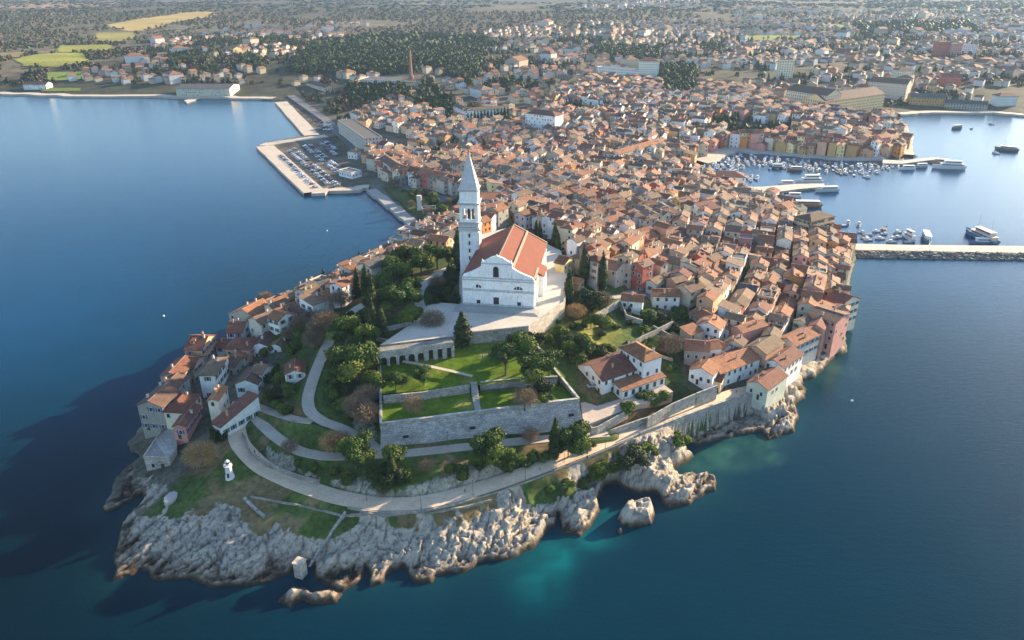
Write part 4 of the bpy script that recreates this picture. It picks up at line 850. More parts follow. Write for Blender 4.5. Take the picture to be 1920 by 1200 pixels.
FOOT = []        # footprints already used: (x, y, radius)
def storeys(h): return ['', 'single-storey', 'two-storey', 'three-storey', 'four-storey', 'tall'][max(1, min(5, int(h / 2.9 + .3)))]
def house(x, y, zg, yaw, w, d, h, kind='gx', wc='white', rc='terracotta', rh=None, windows=2, chim=1, label=None, dense=.8, name='house', wscale=1.0, winvar=None):
    """windows: 2 = each a part, 1 = openings in the wall mesh, 0 none"""
    rh = rh if rh is not None else (min(w, d) * .5 * .42 if kind in ('hip',) else (d if kind == 'gx' else w) * .5 * .44); 
    if kind == 'shed': rh = d * .25
    root = empty(name, (x, y, zg), yaw); wcol = tint(WALLC[wc], .08); rcol = tint(ROOFC[rc], .16)
    m = MB(); wall_geo(m, w, d, h, rh, kind, wcol)
    sp = win_spots(w, d, h, dense=dense) if windows else []
    if windows == 1:
        for (a, b, z, an) in sp:
            c, s_ = math.cos(R(an)), math.sin(R(an)); T = lambda u, v, q: (a + u * c - v * s_, b + u * s_ + v * c, q)
            m.poly([T(-.5, -.04, z), T(.5, -.04, z), T(.5, -.04, z + 1.4), T(-.5, -.04, z + 1.4)], 1)
    m.build('wall', [M['wall'], M['glass']], root)
    if windows == 2:
        var = winvar if winvar is not None else rnd.choice([0, 0, 1, 1, 2, 3, 4, 5])
        for (a, b, z, an) in sp: link('window', WM[var], root, (a, b, z), R(an), (wscale, 1, wscale))
        m = MB(); dx = rnd.uniform(-.3, .3) * w; m.box(dx - .5, dx + .5, -d / 2 - .06, -d / 2 + .1, 0, 2.2, 0, (.4, .4, .4), True); m.build('door', [M['doorwood']], root)
    m = MB(); roof_geo(m, w, d, h, rh, kind, rcol if kind != 'flat' else tint(ROOFC['grey'])); ro = m.build('roof', [M['roof'] if kind != 'flat' else M['pave']], root)
    for i in range(chim):
        cx_, cy_ = rnd.uniform(-.36, .36) * w, rnd.uniform(-.36, .36) * d
        zr = h + rh * (1 - abs(cy_) / (d / 2) if kind == 'gx' else 1 - abs(cx_) / (w / 2) if kind == 'gy' else .5 if kind in ('hip', 'shed') else 0)
        link('chimney', chimney_mesh(rnd.randrange(3)), ro, (cx_, cy_, zr), 0)
    if chim and kind in ('gx', 'gy') and windows and rnd.random() < .3:
        m = MB(); sg = rnd.choice([-1, 1]); q = rnd.uniform(-.25, .25) * (w if kind == 'gx' else d); half = (d if kind == 'gx' else w) / 2; sl = rh / half
        def T(a, b, z): return (q + a, sg * b, z) if kind == 'gx' else (sg * b, q + a, z)
        b0, b1 = half * .62, half * .2; z0 = h + (half - b0) * sl - .15; z1 = h + (half - b0) * sl + 1.15; zt = h + (half - b1) * sl + .1
        m.poly([T(-.7, b0, z0), T(.7, b0, z0), T(.7, b0, z1), T(-.7, b0, z1)], 0, wcol); m.poly([T(-.35, b0 + .03, z0 + .45), T(.35, b0 + .03, z0 + .45), T(.35, b0 + .03, z1 - .2), T(-.35, b0 + .03, z1 - .2)], 2)
        for e in (-.7, .7): m.poly([T(e, b0, z0), T(e, b0, z1), T(e, b1, zt), T(e, b1, z0)], 0, wcol)
        m.poly([T(-.9, b0 + .2, z1), T(.9, b0 + .2, z1), T(.9, b1 - .1, zt + .15), T(-.9, b1 - .1, zt + .15)], 1, rcol); m.build('dormer', [M['wall'], M['roof'], M['glass']], ro)
    kn = {'gx': 'gabled', 'gy': 'gabled', 'hip': 'hipped', 'shed': 'lean-to', 'flat': 'flat'}[kind]
    HOUSES.append(dict(o=root, label=label, desc=f"{wc} {storeys(h)} house with {rc} {kn} roof" if kind != 'flat' else f"{wc} {storeys(h)} house with flat roof", p=(x, y, zg + h)))
    FOOT.append((x, y, max(w, d) * .5, yaw, w, d)); return root
def hface(x0, y0, x1, y1, ze, depth, kind='gx', zg=None, **k):
    """house whose camera-facing wall has its eave corners at two pixels, eave height ze above the sea"""
    a, b = P(x0, y0, ze), P(x1, y1, ze); u, n, L = frame(a, b); cx_, cy_ = (a[0] + b[0]) / 2 + n[0] * depth / 2, (a[1] + b[1]) / 2 + n[1] * depth / 2
    zz = hz(cx_, cy_) if zg is None else zg
    return house(cx_, cy_, zz, math.atan2(u[1], u[0]), L, depth, ze - zz, kind, **k)
# ---- north-west corner cluster
hface(257,759,304,763,17,11,'gy',7,wc='grey stone',rc='brown',chim=1,label='tall grey stone house with gable end on the rocky north-west corner',dense=.5)
hface(285,735,322,737,16,12,'gy',8,wc='pale stone',rc='brown',chim=2,label='long brown-roofed house directly behind the tall grey corner house')
hface(300,705,338,706,16,13,'gy',8,wc='grey stone',rc='rust red',chim=1,label='rust-roofed house below the sunlit orange terrace house, at the water edge')
hface(305,772,344,774,15,12,'hip',8,wc='cream',rc='rust red',chim=1,rh=2.6,label='cream house with hipped red roof right of the tall grey corner house',winvar=1)
hface(324,799,347,799,14,13,'gy',9,wc='pink',rc='rust red',chim=1,label='small pale pink house above the flat grey terrace roof')
hface(389,751,408,751,20,9,'gy',10,wc='cream',rc='orange',chim=1,label='tall narrow cream house with small orange roof left of the path fork')
hface(396,793,414,801,16,16,'shed',11,wc='white',rc='rust red',chim=1,label='white roadside house with red roof terrace at the promenade fork')
hface(373,704,402,704,19,14,'hip',9,wc='white',rc='weathered brown',chim=2,label='large white house with brown hipped roof and balcony in the north-west cluster')
hface(346,655,378,656,18.5,13,'gx',8,wc='salmon',rc='rust red',chim=2,label='sunlit salmon house with roof terrace at the north-west water edge')
hface(338,690,362,691,15,10,'gx',8,wc='beige',rc='rust red',chim=1)
hface(424,624,454,624,19,11,'gx',10,wc='white',rc='rust red',chim=2,label='white house with dark red roof just below the beige gable house')
hface(429,588,486,601,19,12,'gy',9,wc='beige',rc='orange',chim=3,label='big beige gable-fronted house starting the row along the north-west shore')
hface(404,650,420,652,15,8,'gx',9,wc='white',rc='rust red',chim=1)
hface(422,654,467,656,19,10,'hip',11,wc='salmon',rc='rust red',chim=1,label='broad dark red hipped roof house behind the sunlit salmon house')
hface(412,684,440,688,16,9,'gx',11,wc='grey stone',rc='brown',chim=2)
hface(430,668,455,672,17,8,'gy',11,wc='pale stone',rc='orange',chim=1)
hface(472,648,503,649,19,10,'gy',13,wc='white',rc='brown',chim=1,label='left of the two shaded white gable houses among the dark trees')
hface(505,648,528,650,19,9,'gy',14,wc='white',rc='weathered brown',chim=1,label='right of the two shaded white gable houses among the dark trees')
hface(441,719,482,720,17.5,11,'gy',12.3,wc='white',rc='brown',chim=1,label='low white gable house at the top of the path fork',dense=.9)
hface(470,698,490,702,19,7,'gx',13,wc='white',rc='weathered brown',chim=1)
hface(534,702,572,698,22.5,8,'gy',16.5,wc='white',rc='rust red',chim=1,label='lone white house with red roof beside the hill path')
def terrace_house():
    zt = 8.5; pts = [P(269,856,zt), P(317,858,zt), P(330,842,zt), P(330,802,zt), P(309,797,zt)]
    root = empty('flat_roofed_building', (pts[0][0], pts[0][1], 3)); tag(root, 'low stone building with flat grey roof and parapet on the headland corner', 'building')
    q = [(x - pts[0][0], y - pts[0][1]) for x, y in pts]; m = MB(); m.prism(q, -4, zt - 3 - .6, 0, c=(.42, .39, .35)); m.build('wall', [M['stone']], root)
    lanewall('parapet', [(*p, zt - 3 + .15) for p in q] + [(*q[0], zt - 3 + .15)], .35, .9, M['stone'], (.45, .40, .35), None, parent=root)
    u, n, L = frame(*pts[:2])
    for t in (.3,): link('window', WM[1], root, (u[0] * L * t, u[1] * L * t, 1.4), math.atan2(u[1], u[0]))
    m = MB(); m.box(-.6, .6, -.1, .1, 0, 2.4, 0, bottom=True); o = m.build('door', [M['doorwood']], root); o.location = (u[0] * L * .68, u[1] * L * .68, .5); o.rotation_euler = (0, 0, math.atan2(u[1], u[0]))
    for x, y in pts: FOOT.append((x, y, 5, 0, 8, 8))
    LM['flat grey roof'] = (300, 825)
terrace_house()
# ---- villa
def villa():
    zt = 26.0
    kw = dict(wc='white', rc='brown', chim=1)
    hface(1208,679,1241,668,zt,13.5,'hip',15,name='villa',label='white three-storey villa block with hipped brown roof above the garden walls',rh=2.6,wc='white',rc='terracotta',chim=2,winvar=0)
    hface(1130,714,1207,688,21.5,14,'gx',15,name='villa_wing',label='long white villa wing with red tiled roof and lit chimneys',wc='white',rc='rust red',chim=3,winvar=0)
    hface(1168,733,1247,706,18.8,5,'shed',14.5,name='veranda',label='white glazed veranda with orange lean-to roof along the villa front',wc='white',rc='orange',chim=0,winvar=0,dense=1,wscale=1.35)
    a = P(1105, 770, 15.6); m = MB(); q = W3([(1095,800,15),(1180,765,15),(1262,735,15),(1245,722,15),(1120,762,15),(1088,752,15)])
    m.prism([(p[0], p[1]) for p in q], 8, 15.2, 0, 1, (.45, .38, .30), (.42, .35, .29)); o = m.build('villa_terrace', [M['stone'], M['pave']]); tag(o, kind='structure')
    LM['white villa'] = (1190, 690)
villa()
# ---- right shore row and the named houses there
hface(1352,700,1425,672,16,11,'gx',9,wc='white',rc='orange',chim=2,label='long white house with orange roof where the promenade meets the town')
hface(1401,716,1440,731,13.5,15,'gy',8,wc='pale green',rc='rust red',chim=1,label='pale green gable house at the very end of the promenade, above the sea wall',dense=.4)
hface(1431,676,1470,690,14.5,16,'gy',8,wc='white',rc='rust red',chim=2,label='white gable house just behind the pale green one')
hface(1458,634,1492,648,15.5,17,'gy',8,wc='pale stone',rc='terracotta',chim=2)
hface(1488,600,1514,611,15.5,14,'gy',7,wc='cream',rc='weathered brown',chim=2)
hface(1517,589,1568,605,18,13,'gx',5,wc='pink',rc='brown',chim=2,label='big pink block rising straight from the eastern shore rocks',dense=.35,rh=1.6)
hface(1548,560,1580,572,16,13,'gx',5,wc='cream',rc='rust red',chim=2)
hface(1285,655,1330,659,20.5,9,'gx',15,wc='grey stone',rc='orange',chim=1,label='orange-roofed stone house between the villa and the pink gable house')
hface(1327,655,1353,652,19.5,7,'gx',14,wc='white',rc='terracotta',chim=1)
hface(1293,692,1337,704,17.5,8,'gy',12,wc='white',rc='orange',chim=1,label='white house with two orange roof pitches next to the plastered promenade wall')
hface(1337,712,1352,716,14,7,'gx',9,wc='yellow',rc='rust red',chim=0,label='small yellow gatehouse between two white houses at the promenade')
hface(1398,650,1437,664,18,14,'gy',10,wc='salmon',rc='weathered brown',chim=1,label='salmon gable-ended house at the head of a long sunlit roof row',dense=.2)
hface(1371,613,1393,624,20,14,'gy',12,wc='pink',rc='terracotta',chim=1,label='narrow pink gable end above the salmon gable-ended house',dense=.2)
hface(1305,608,1350,618,22,8,'gy',16,wc='white',rc='orange',chim=1)
hface(1178,508,1218,508,28,8,'gx',20.5,wc='red',rc='orange',chim=1,label='small red house with white balcony and lit orange roof below the town')
hface(1225,555,1275,556,25,8,'gx',18,wc='white',rc='orange',chim=2)
hface(1165,562,1205,566,27,7,'gx',22.5,wc='white',rc='orange',chim=1)
hface(1322,508,1354,512,23,9,'gy',13,wc='pink',rc='rust red',chim=1,label='tall pink house with brown roof rising above the middle of the town')
hface(1425,495,1468,498,20,9,'gx',10,wc='orange',rc='rust red',chim=1)
hface(1470,520,1505,524,19,9,'gy',8,wc='orange',rc='orange',chim=1)
hface(1430,528,1452,532,20,9,'gy',9,wc='red',rc='terracotta',chim=1)
hface(1495,508,1520,510,17,8,'gx',7,wc='pale stone',rc='brown',chim=1)
hface(1548,520,1584,524,14,9,'gx',5,wc='white',rc='brown',chim=1,label='white house on the eastern shore rocks below the breakwater')
hface(1506,418,1523,424,18,13,'hip',4,wc='ochre',rc='rust red',chim=1) if 0 else None
hface(1521,416,1566,405,19.5,12,'hip',3,name='quay_house',wc='yellow',rc='brown',chim=0,rh=2.4,label='large yellow building with hipped brown roof at the root of the breakwater',dense=.8,wscale=1.1)
LM['yellow quay building'] = (1535, 420)
hface(1040,492,1058,496,36,9,'gx',28,wc='yellow',rc='brown',chim=0,label='small yellow house tucked behind the church on the right')
hface(1062,530,1085,534,30,7,'gx',26,wc='salmon',rc='orange',chim=0)
hface(902,374,952,372,20,13,'gx',6,name='palace',wc='white',rc='orange',chim=0,rh=2.6,label='long white palace with orange roof just behind the bell tower',dense=.85)
# ---- procedural fill of the old town
def px_of(x, y, z=0): a, b, _ = proj(x, y, z); return float(a), float(b)
OLD = [(770,452),(860,415),(905,405),(960,385),(870,360),(760,345),(720,330),(705,300),(730,290),(900,300),(1100,290),(1290,270),(1350,262),(1700,262),(1704,292),(1600,292),(1450,282),(1355,272),(1295,306),(1305,338),(1360,355),(1445,378),(1490,408),(1500,432),(1568,460),(1590,485),(1586,540),(1580,590),(1572,640),(1555,655),(1500,690),(1450,720),(1430,690),(1352,668),(1290,640),(1330,600),(1255,545),(1165,528),(1100,528),(1068,470),(1030,430),(960,415),(900,440),(860,455),(800,470)]
NW = [(440,620),(560,540),(640,490),(700,470),(770,440),(850,418),(862,440),(812,466),(752,496),(700,530),(612,580),(552,610),(492,648)]
AVOID = [[(x, y) for x, y in q] for q in (
 [(1060,540),(1160,520),(1250,560),(1300,600),(1290,640),(1050,700)],
 [(715,345),(800,365),(880,385),(900,400),(850,412),(790,432),(740,395),(700,365)])]
near_ = {}
def free(x, y, r):
    i, j = int(x // 20), int(y // 20)
    for a in (-1, 0, 1):
        for b in (-1, 0, 1):
            for (u, v, q) in near_.get((i + a, j + b), ()):
                if (u - x) ** 2 + (v - y) ** 2 < (r + q) ** 2: return False
    return True
def put(x, y, r): near_.setdefault((int(x // 20), int(y // 20)), []).append((x, y, r))

for _a, _b, _r in ((1545, 440, 9), (1522, 444, 8), (1565, 436, 7), (1502, 430, 6)): _q = P(_a, _b, 5); put(_q[0], _q[1], _r)
for f in FOOT:
    put(f[0], f[1], min(f[4], f[5]) * .5)
    if max(f[4], f[5]) > 1.4 * min(f[4], f[5]):
        c, s_ = math.cos(f[3]), math.sin(f[3]); e = (max(f[4], f[5]) - min(f[4], f[5])) * .5
        for sg in (-1, 1): put(f[0] + sg * e * (c if f[4] > f[5] else -s_), f[1] + sg * e * (s_ if f[4] > f[5] else c), min(f[4], f[5]) * .5)
def shore_angle(x, y):
    px, py = px_of(x, y, 5)
    if px > 1350 and py > 440: return R(64)
    if px < 800: return R(58)
    return R(20 + 60 * float(vnoise(np.array([x / 70.]), np.array([y / 70.]), 5)[0]))
CAND = []; ROWC = []
dnear, dtn = [], []
rr2 = random.Random(11)
nr_ = np.random.RandomState(11); KX = nr_.uniform(-190, 560, 90000); KY = nr_.uniform(255, 800, 90000); KZ = hzv(KX, KY); kpx, kpy, _d = proj(KX, KY, KZ + 2)
ok_ = inside(kpx, kpy, OLD) | inside(kpx, kpy, NW)
for q in AVOID: ok_ &= ~inside(kpx, kpy, q)
KSD = sdf(KX, KY, LAND); ok_ &= (KSD > 4.2) & ~inside(KX, KY, PLAZA)
# terraced rows where the streets run parallel to the shore
for ang, x0, y0, x1, y1, cond in ((64, 90, 255, 300, 470, lambda a, b: a > 1270 and b > 425), (58, -150, 300, 60, 480, lambda a, b: a < 790)):
    c_, s_ = math.cos(R(ang)), math.sin(R(ang)); ox, oy = (x0 + x1) / 2, (y0 + y1) / 2
    v = -180.0
    while v < 180:
        u = -220.0; rd = rr2.uniform(6.6, 8.6)
        while u < 220:
            ww = rr2.uniform(5, 9.2); uc = u + ww / 2; bend = 5 * math.sin(uc / 45.); x = ox + c_ * uc - s_ * (v + bend); y = oy + s_ * uc + c_ * (v + bend); u += ww + (0 if rr2.random() < .8 else rr2.uniform(1.5, 5))
            zq = hz(x, y); a, b = px_of(x, y, zq + 2)
            if not cond(a, b) or not (pin(a, b, OLD) or pin(a, b, NW)) or any(pin(a, b, q) for q in AVOID) or not free(x, y, min(ww, rd) * .46): continue
            sdv = float(sdf(np.array([x]), np.array([y]), LAND)[0])
            if sdv < rd * .55 + (4.5 if a > 1500 else 0): continue
            ROWC.append((x, y, min(ww, rd) * .5, sdv, (math.atan2(s_, c_) + .11 * math.cos(uc / 45.), ww, rd)))
        v += rd + rr2.choice([.3, 1.8, 2.6, 3.2])
for q in ROWC: put(q[0], q[1], q[2] * .9)
CAND += ROWC
for ii in np.nonzero(ok_)[0]:
    x, y = float(KX[ii]), float(KY[ii]); sdv = float(KSD[ii])
    r = rr2.choice([2.6, 2.9, 3.3, 3.7, 4.3]) * (1 + .22 * max(0, min(1, (y - 480) / 200)))
    if not free(x, y, r): continue
    if abs(x + 17) < 9 and abs(y - 299) < 9: continue
    put(x, y, r * .96); CAND.append((x, y, r, sdv, None))
WCH = ['pale stone'] * 5 + ['beige'] * 5 + ['cream'] * 4 + ['white'] * 6 + ['grey stone'] * 2 + ['salmon'] * 2 + ['pink', 'yellow', 'ochre', 'red', 'orange']
RCH = ['terracotta'] * 6 + ['weathered brown'] * 8 + ['dusty pink'] * 5 + ['orange'] * 2 + ['grey'] + ['rust red'] * 3 + ['brown'] * 3
def hparams(x, y, r, sdv, row):
    px, py = px_of(x, y, 8); a = shore_angle(x, y) + rr2.choice([0, 0, math.pi / 2]) + rr2.uniform(-.14, .14)
    w = r * rr2.uniform(2.1, 2.9); d = r * rr2.uniform(1.85, 2.25); h = rr2.choice([6.5, 8, 9, 10, 11.5, 12.5]); 
    if row: a, w, d = row[0], row[1] + .08, row[2]
    if py > 500 and px > 1200: h = rr2.choice([5.5, 6.5, 7.5, 9, 10])
    if px < 860: h = rr2.choice([6.5, 8, 9.5])
    wc = rr2.choice(WCH)
    if px > 1380 and py > 450 and rr2.random() < .25: wc = rr2.choice(['red', 'orange', 'pink', 'salmon'])
    if px < 840 and py > 425: wc = rr2.choice(['cream', 'cream', 'beige', 'white', 'pale stone', 'salmon'])
    if px > 1490 and py > 450: h = rr2.choice([10.5, 12, 13.5]); wc = rr2.choice(['pink', 'salmon', 'cream', 'orange', 'white', 'cream'])
    if 1350 < px < 1700 and 262 < py < 300: wc = rr2.choice(['pink', 'yellow', 'orange', 'white', 'cream', 'salmon', 'ochre'])
    return a, w, d, h, wc, rr2.choice(RCH), rr2.choice(['gx', 'gx', 'gx', 'gx', 'gy', 'hip', 'shed']) if not row else rr2.choice(['gx'] * 6 + ['gy', 'shed', 'flat'])
CAND.sort(key=lambda c: -c[2] / float(proj(c[0], c[1], 8)[2]))
NIND = 300 - len(HOUSES) - 4
IND = sorted(CAND[:], key=lambda c: float(proj(c[0], c[1], 8)[2]))[:NIND]; REST = [c for c in CAND if c not in set(IND)]
for i, (x, y, r, sdv, row) in enumerate(IND):
    a, w, d, h, wc, rc, kd = hparams(x, y, r, sdv, row)
    house(x, y, hz(x, y), a, w, d, h, kd, wc=wc, rc=rc, windows=2 if i < 75 else 1, chim=rr2.choice([0, 1, 1, 2]) if i < 170 else 1, dense=.6)
# ---- every further house: one mass of small buildings with the same walls, roofs and openings
def bulk_house(mb, x, y, z, a, w, d, h, kd, wcol, rcol, win=True, chim=True):
    t = MB(); rh = (d if kd != 'gy' else w) * .21
    wall_geo(t, w, d, h, rh, kd, wcol, -3)
    n0 = len(t.f)
    if win:
        for (p, q, zz, an) in win_spots(w, d, h, dense=.7, side=(1, 1, 0, 1), r=rr2):
            c, s_ = math.cos(R(an)), math.sin(R(an)); T = lambda u, v, g: (p + u * c - v * s_, q + u * s_ + v * c, g)
            t.poly([T(-.5, -.05, zz), T(.5, -.05, zz), T(.5, -.05, zz + 1.4), T(-.5, -.05, zz + 1.4)], 2)
    n1 = len(t.f); roof_geo(t, w, d, h, rh, kd, rcol if kd != 'flat' else (.3, .29, .28))
    for i in range(n1, len(t.f)): t.m[i] = 1
    if chim and kd != 'flat': cx_, cy_ = rr2.uniform(-.3, .3) * w, rr2.uniform(-.3, .3) * d; t.box(cx_ - .35, cx_ + .35, cy_ - .3, cy_ + .3, h, h + rh + 1.2, 0, (.5, .45, .4))
    c, s_ = math.cos(a), math.sin(a); n = len(mb.v)
    mb.v.extend([(x + c * p[0] - s_ * p[1], y + s_ * p[0] + c * p[1], z + p[2]) for p in t.v]); mb.f.extend([tuple(n + i for i in f) for f in t.f]); mb.m.extend(t.m); mb.c.extend(t.c)
BULK = MB()
for (x, y, r, sdv, row) in REST:
    a, w, d, h, wc, rc, kd = hparams(x, y, r, sdv, row); bulk_house(BULK, x, y, hz(x, y), a, w, d, h, kd, tint(WALLC[wc]), tint(ROOFC[rc], .16))
# ================================================================ named large buildings of the mainland
def gface(px0, py0, px1, py1, h, depth, kind='gx', **k):
    """house whose wall foot line runs between two pixels on the ground"""
    a = G(px0, py0); b = G(px1, py1); u, n, L = frame(a, b); x, y = (a[0] + b[0]) / 2 + n[0] * depth / 2, (a[1] + b[1]) / 2 + n[1] * depth / 2
    return house(x, y, min(a[2], b[2]), math.atan2(u[1], u[0]), L, depth, h, kind, **k)
big = dict(windows=1, chim=0)
gface(636,252,686,292,15,16,'flat',name='apartment_block',wc='pale stone',rc='grey',dense=.9,label='long flat-topped apartment block above the harbour car park',**big)
gface(332,182,432,181,10,40,'gx',name='warehouse',wc='pale stone',rc='grey',rh=3.5,label='long grey waterfront warehouse on the far left shore',dense=.5,**big)
gface(45,168,88,168,7,14,'gx',name='shore_building',wc='white',rc='brown',label='white shed with lit end wall on the far left shore',**big)
gface(1472,190,1546,209,17,26,'gx',name='factory_wing',wc='cream',rc='brown',dense=1,label='cream-yellow factory wing with dark roof, left part of the big factory',**big)
gface(1546,210,1655,202,16,30,'gx',name='factory_wing',wc='yellow',rc='brown',dense=1,label='yellow factory wing with dark roof facing the far bay',**big)
gface(1625,178,1695,190,20,22,'gx',name='factory_hall',wc='pale stone',rc='brown',dense=1,label='tall pale factory hall behind the yellow wings',**big)
gface(1678,160,1708,160,19,16,'hip',name='factory_block',wc='cream',rc='rust red',dense=1,label='cream block with red hipped roof beside the slim orange chimney',**big)
gface(1705,196,1770,200,10,16,'gx',name='factory_shed',wc='ochre',rc='grey',label='ochre shed right of the slim orange chimney',**big)
gface(1770,202,1850,208,7,14,'gx',name='waterfront_hall',wc='grey stone',rc='grey',dense=1,label='low grey waterfront hall on the far bay',**big)
gface(1868,200,1905,199,12,14,'hip',name='bay_villa',wc='white',rc='rust red',dense=1,label='white villa with red roof at the right end of the far bay',**big)
gface(1118,138,1198,146,10,16,'flat',name='school_block',wc='white',rc='grey',dense=1,label='low white flat-roofed block left of the tall red-roofed school',**big)
gface(1198,146,1234,146,22,18,'hip',name='school',wc='white',rc='rust red',dense=1,label='tall white school with red hipped roof on the mainland hill',**big)
gface(985,246,1040,254,18,16,'hip',name='theatre',wc='white',rc='rust red',label='square white building with red roof above the old mainland town',dense=.5,**big)
gface(872,226,944,218,10,9,'gx',name='monastery_wing',wc='white',rc='weathered brown',label='front wing of the white monastery above the cypress row',**big)
gface(850,212,872,226,10,9,'gx',name='monastery_wing',wc='white',rc='brown',label='side wing of the white monastery above the cypress row',**big)
gface(1457,150,1485,150,24,14,'flat',name='tower_block',wc='cream',rc='grey',dense=1,label='pale square tower block on the mainland',**big)
for i, (a, b, c, h, wc) in enumerate(((1758,1778,106,24,'red'),(1780,1800,107,22,'pink'),(1803,1830,105,18,'white'))): gface(a, c, b, c, h, 16, 'flat', name='apartment_block', wc=wc, rc='grey', dense=1, label=f"{['leftmost red', 'middle pink', 'rightmost white'][i]} apartment block of the three far right ones", **big)
gface(1762,160,1800,162,12,14,'gx',name='block',wc='red',rc='rust red',label='dark red long block on the right behind the ochre shed',**big)
gface(1253,298,1297,300,13,22,'flat',name='quay_block',wc='beige',rc='grey',dense=.6,label='massive beige block at the left end of the inner harbour',**big)
gface(1160,318,1242,296,14,10,'gx',name='quay_row',wc='cream',rc='terracotta',dense=.9,label='long cream row with sunlit end beside the square before the harbour',**big)
gface(1232,338,1290,336,9,10,'gx',name='market_row',wc='pink',rc='rust red',dense=.9,label='long pink row at the inner corner of the harbour',**big)
gface(1330,352,1395,358,10,14,'hip',name='harbour_house',wc='white',rc='rust red',dense=.7,label='white hipped house at the foot of the harbour pier',**big)
gface(1285,362,1335,364,9,12,'hip',name='harbour_house',wc='cream',rc='rust red',dense=.7,label='red-roofed house just left of the white hipped harbour house',**big)
gface(636,330,660,336,5,10,'flat',name='kiosk_building',wc='white',rc='grey',label='small white flat-roofed building in the car park',**big)
gface(575,160,610,172,5,12,'gx',name='shore_hall',wc='beige',rc='brown',label='low brown-roofed hall at the far left quay corner',**big)
gface(672,158,800,152,6,34,'flat',name='plant_hall',wc='white',rc='grey',label='long white flat hall at the foot of the brick chimney',**big)
gface(792,403,818,400,4,7,'flat',name='park_pavilion',wc='cream',rc='grey',label='small cream pavilion in the waterfront park',windows=0,chim=0)
# quay front: coloured houses facing the inner harbour
rr2.seed(5); xq = 1366
cols = ['white','cream','orange','white','red','yellow','white','cream','yellow','pink','white','orange','pink','yellow','white','cream','salmon','white','pink','yellow','orange','white','red','cream']
ci = 0
while xq < 1690:
    wq = rr2.choice([12, 14, 17, 20]); yq = float(np.interp(xq, [1366, 1450, 1600, 1660, 1700], [277, 280, 291, 288, 270])); yq2 = float(np.interp(xq + wq, [1366, 1450, 1600, 1660, 1700], [277, 280, 291, 288, 270]))
    gface(xq, yq, xq + wq, yq2, rr2.uniform(9, 15), 10, rr2.choice(['gx', 'gx', 'hip']), wc=cols[ci % len(cols)], rc=rr2.choice(['rust red', 'brown', 'terracotta']), dense=.9, name='quay_house', label=f"{['first','second','third','fourth','fifth','sixth','seventh','eighth','ninth','tenth','eleventh','twelfth','thirteenth','fourteenth','fifteenth','sixteenth','seventeenth','eighteenth','nineteenth','twentieth','twenty-first','twenty-second','twenty-third','twenty-fourth'][ci]} house from the left in the coloured harbour front, {cols[ci % len(cols)]}", **big)
    xq += wq + .5; ci += 1
# front row above the car park road
rr2.seed(8)
for i, (a, b, c, d, wc) in enumerate(((712,322,733,338,'white'),(733,338,757,346,'pink'),(757,343,783,350,'cream'),(783,351,806,356,'red'),(806,356,832,360,'grey stone'),(832,362,856,366,'white'))):
    gface(a, b, c, d, rr2.uniform(10, 14), 11, 'gx', wc=wc, rc=rr2.choice(['rust red', 'brown', 'terracotta']), dense=.9, name='row_house', label=f"{['first','second','third','fourth','fifth','sixth'][i]} house from the left in the row facing the waterfront park, {wc}", **big)
LM['harbour car park'] = (600, 320); LM['coloured harbour front'] = (1530, 280); LM['far bay quay'] = (1780, 214)
def chimney(px, py, h, r, c, label):
    x, y, z = G(px, py); m = MB(); m.tube(0, 0, -2, 4, r * 1.5, r * 1.4, 10, 0, c); m.tube(0, 0, 4, h, r, r * .6, 12, 0, c); m.tube(0, 0, h - 1.5, h, r * .75, r * .75, 12, 0, (.1, .07, .06))
    o = m.build('brick_chimney', [M['wall']]); o.location = (x, y, z); tag(o, label, 'chimney')
chimney(771, 148, 38, 2.3, (.30, .15, .11), 'tall tapering brick factory chimney in front of the dark wood')
chimney(1711, 170, 24, 1.3, (.35, .16, .08), 'slim orange brick chimney beside the yellow factory')
x_, y_, z_ = G(787, 396); m = MB(); m.prism([(-1.5, -1), (1.5, -1), (1.5, 1), (-1.5, 1)], -1, 11, 0, c=(.6, .56, .5)); o = m.build('memorial_pillar', [M['marble']]); o.location = (x_, y_, z_); tag(o, 'white rectangular pillar monument in the waterfront park', 'monument')
# ================================================================ mainland fill
T1 = [(690,335),(636,240),(716,198),(790,215),(850,240),(990,232),(1060,170),(1110,150),(1350,165),(1440,185),(1480,212),(1640,206),(1690,236),(1690,262),(1600,280),(1450,268),(1360,268),(1300,300),(1250,330),(1100,345),(960,385),(860,362),(760,345)]
T2 = [(0,0)]
SUB = [[(600,130),(720,200),(860,250),(1000,240),(1100,165),(1350,175),(1440,195),(1920,205),(1920,80),(1700,60),(1500,70),(1350,40),(1100,42),(880,62),(900,130)],
       [(400,60),(470,45),(560,45),(690,45),(690,66),(600,80),(560,110),(420,105)], [(130,150),(150,128),(330,125),(480,130),(600,140),(600,165),(500,160),(330,157),(150,158)], [(0,88),(80,85),(80,97),(0,100)], [(180,120),(330,75),(400,60),(420,110),(330,125),(220,120)],
       [(1380,18),(1560,14),(1920,22),(1920,55),(1750,45),(1500,40),(1380,50)], [(1080,0),(1300,0),(1330,18),(1100,20)], [(1330,40),(1500,44),(1920,50),(1920,80),(1350,80)]]
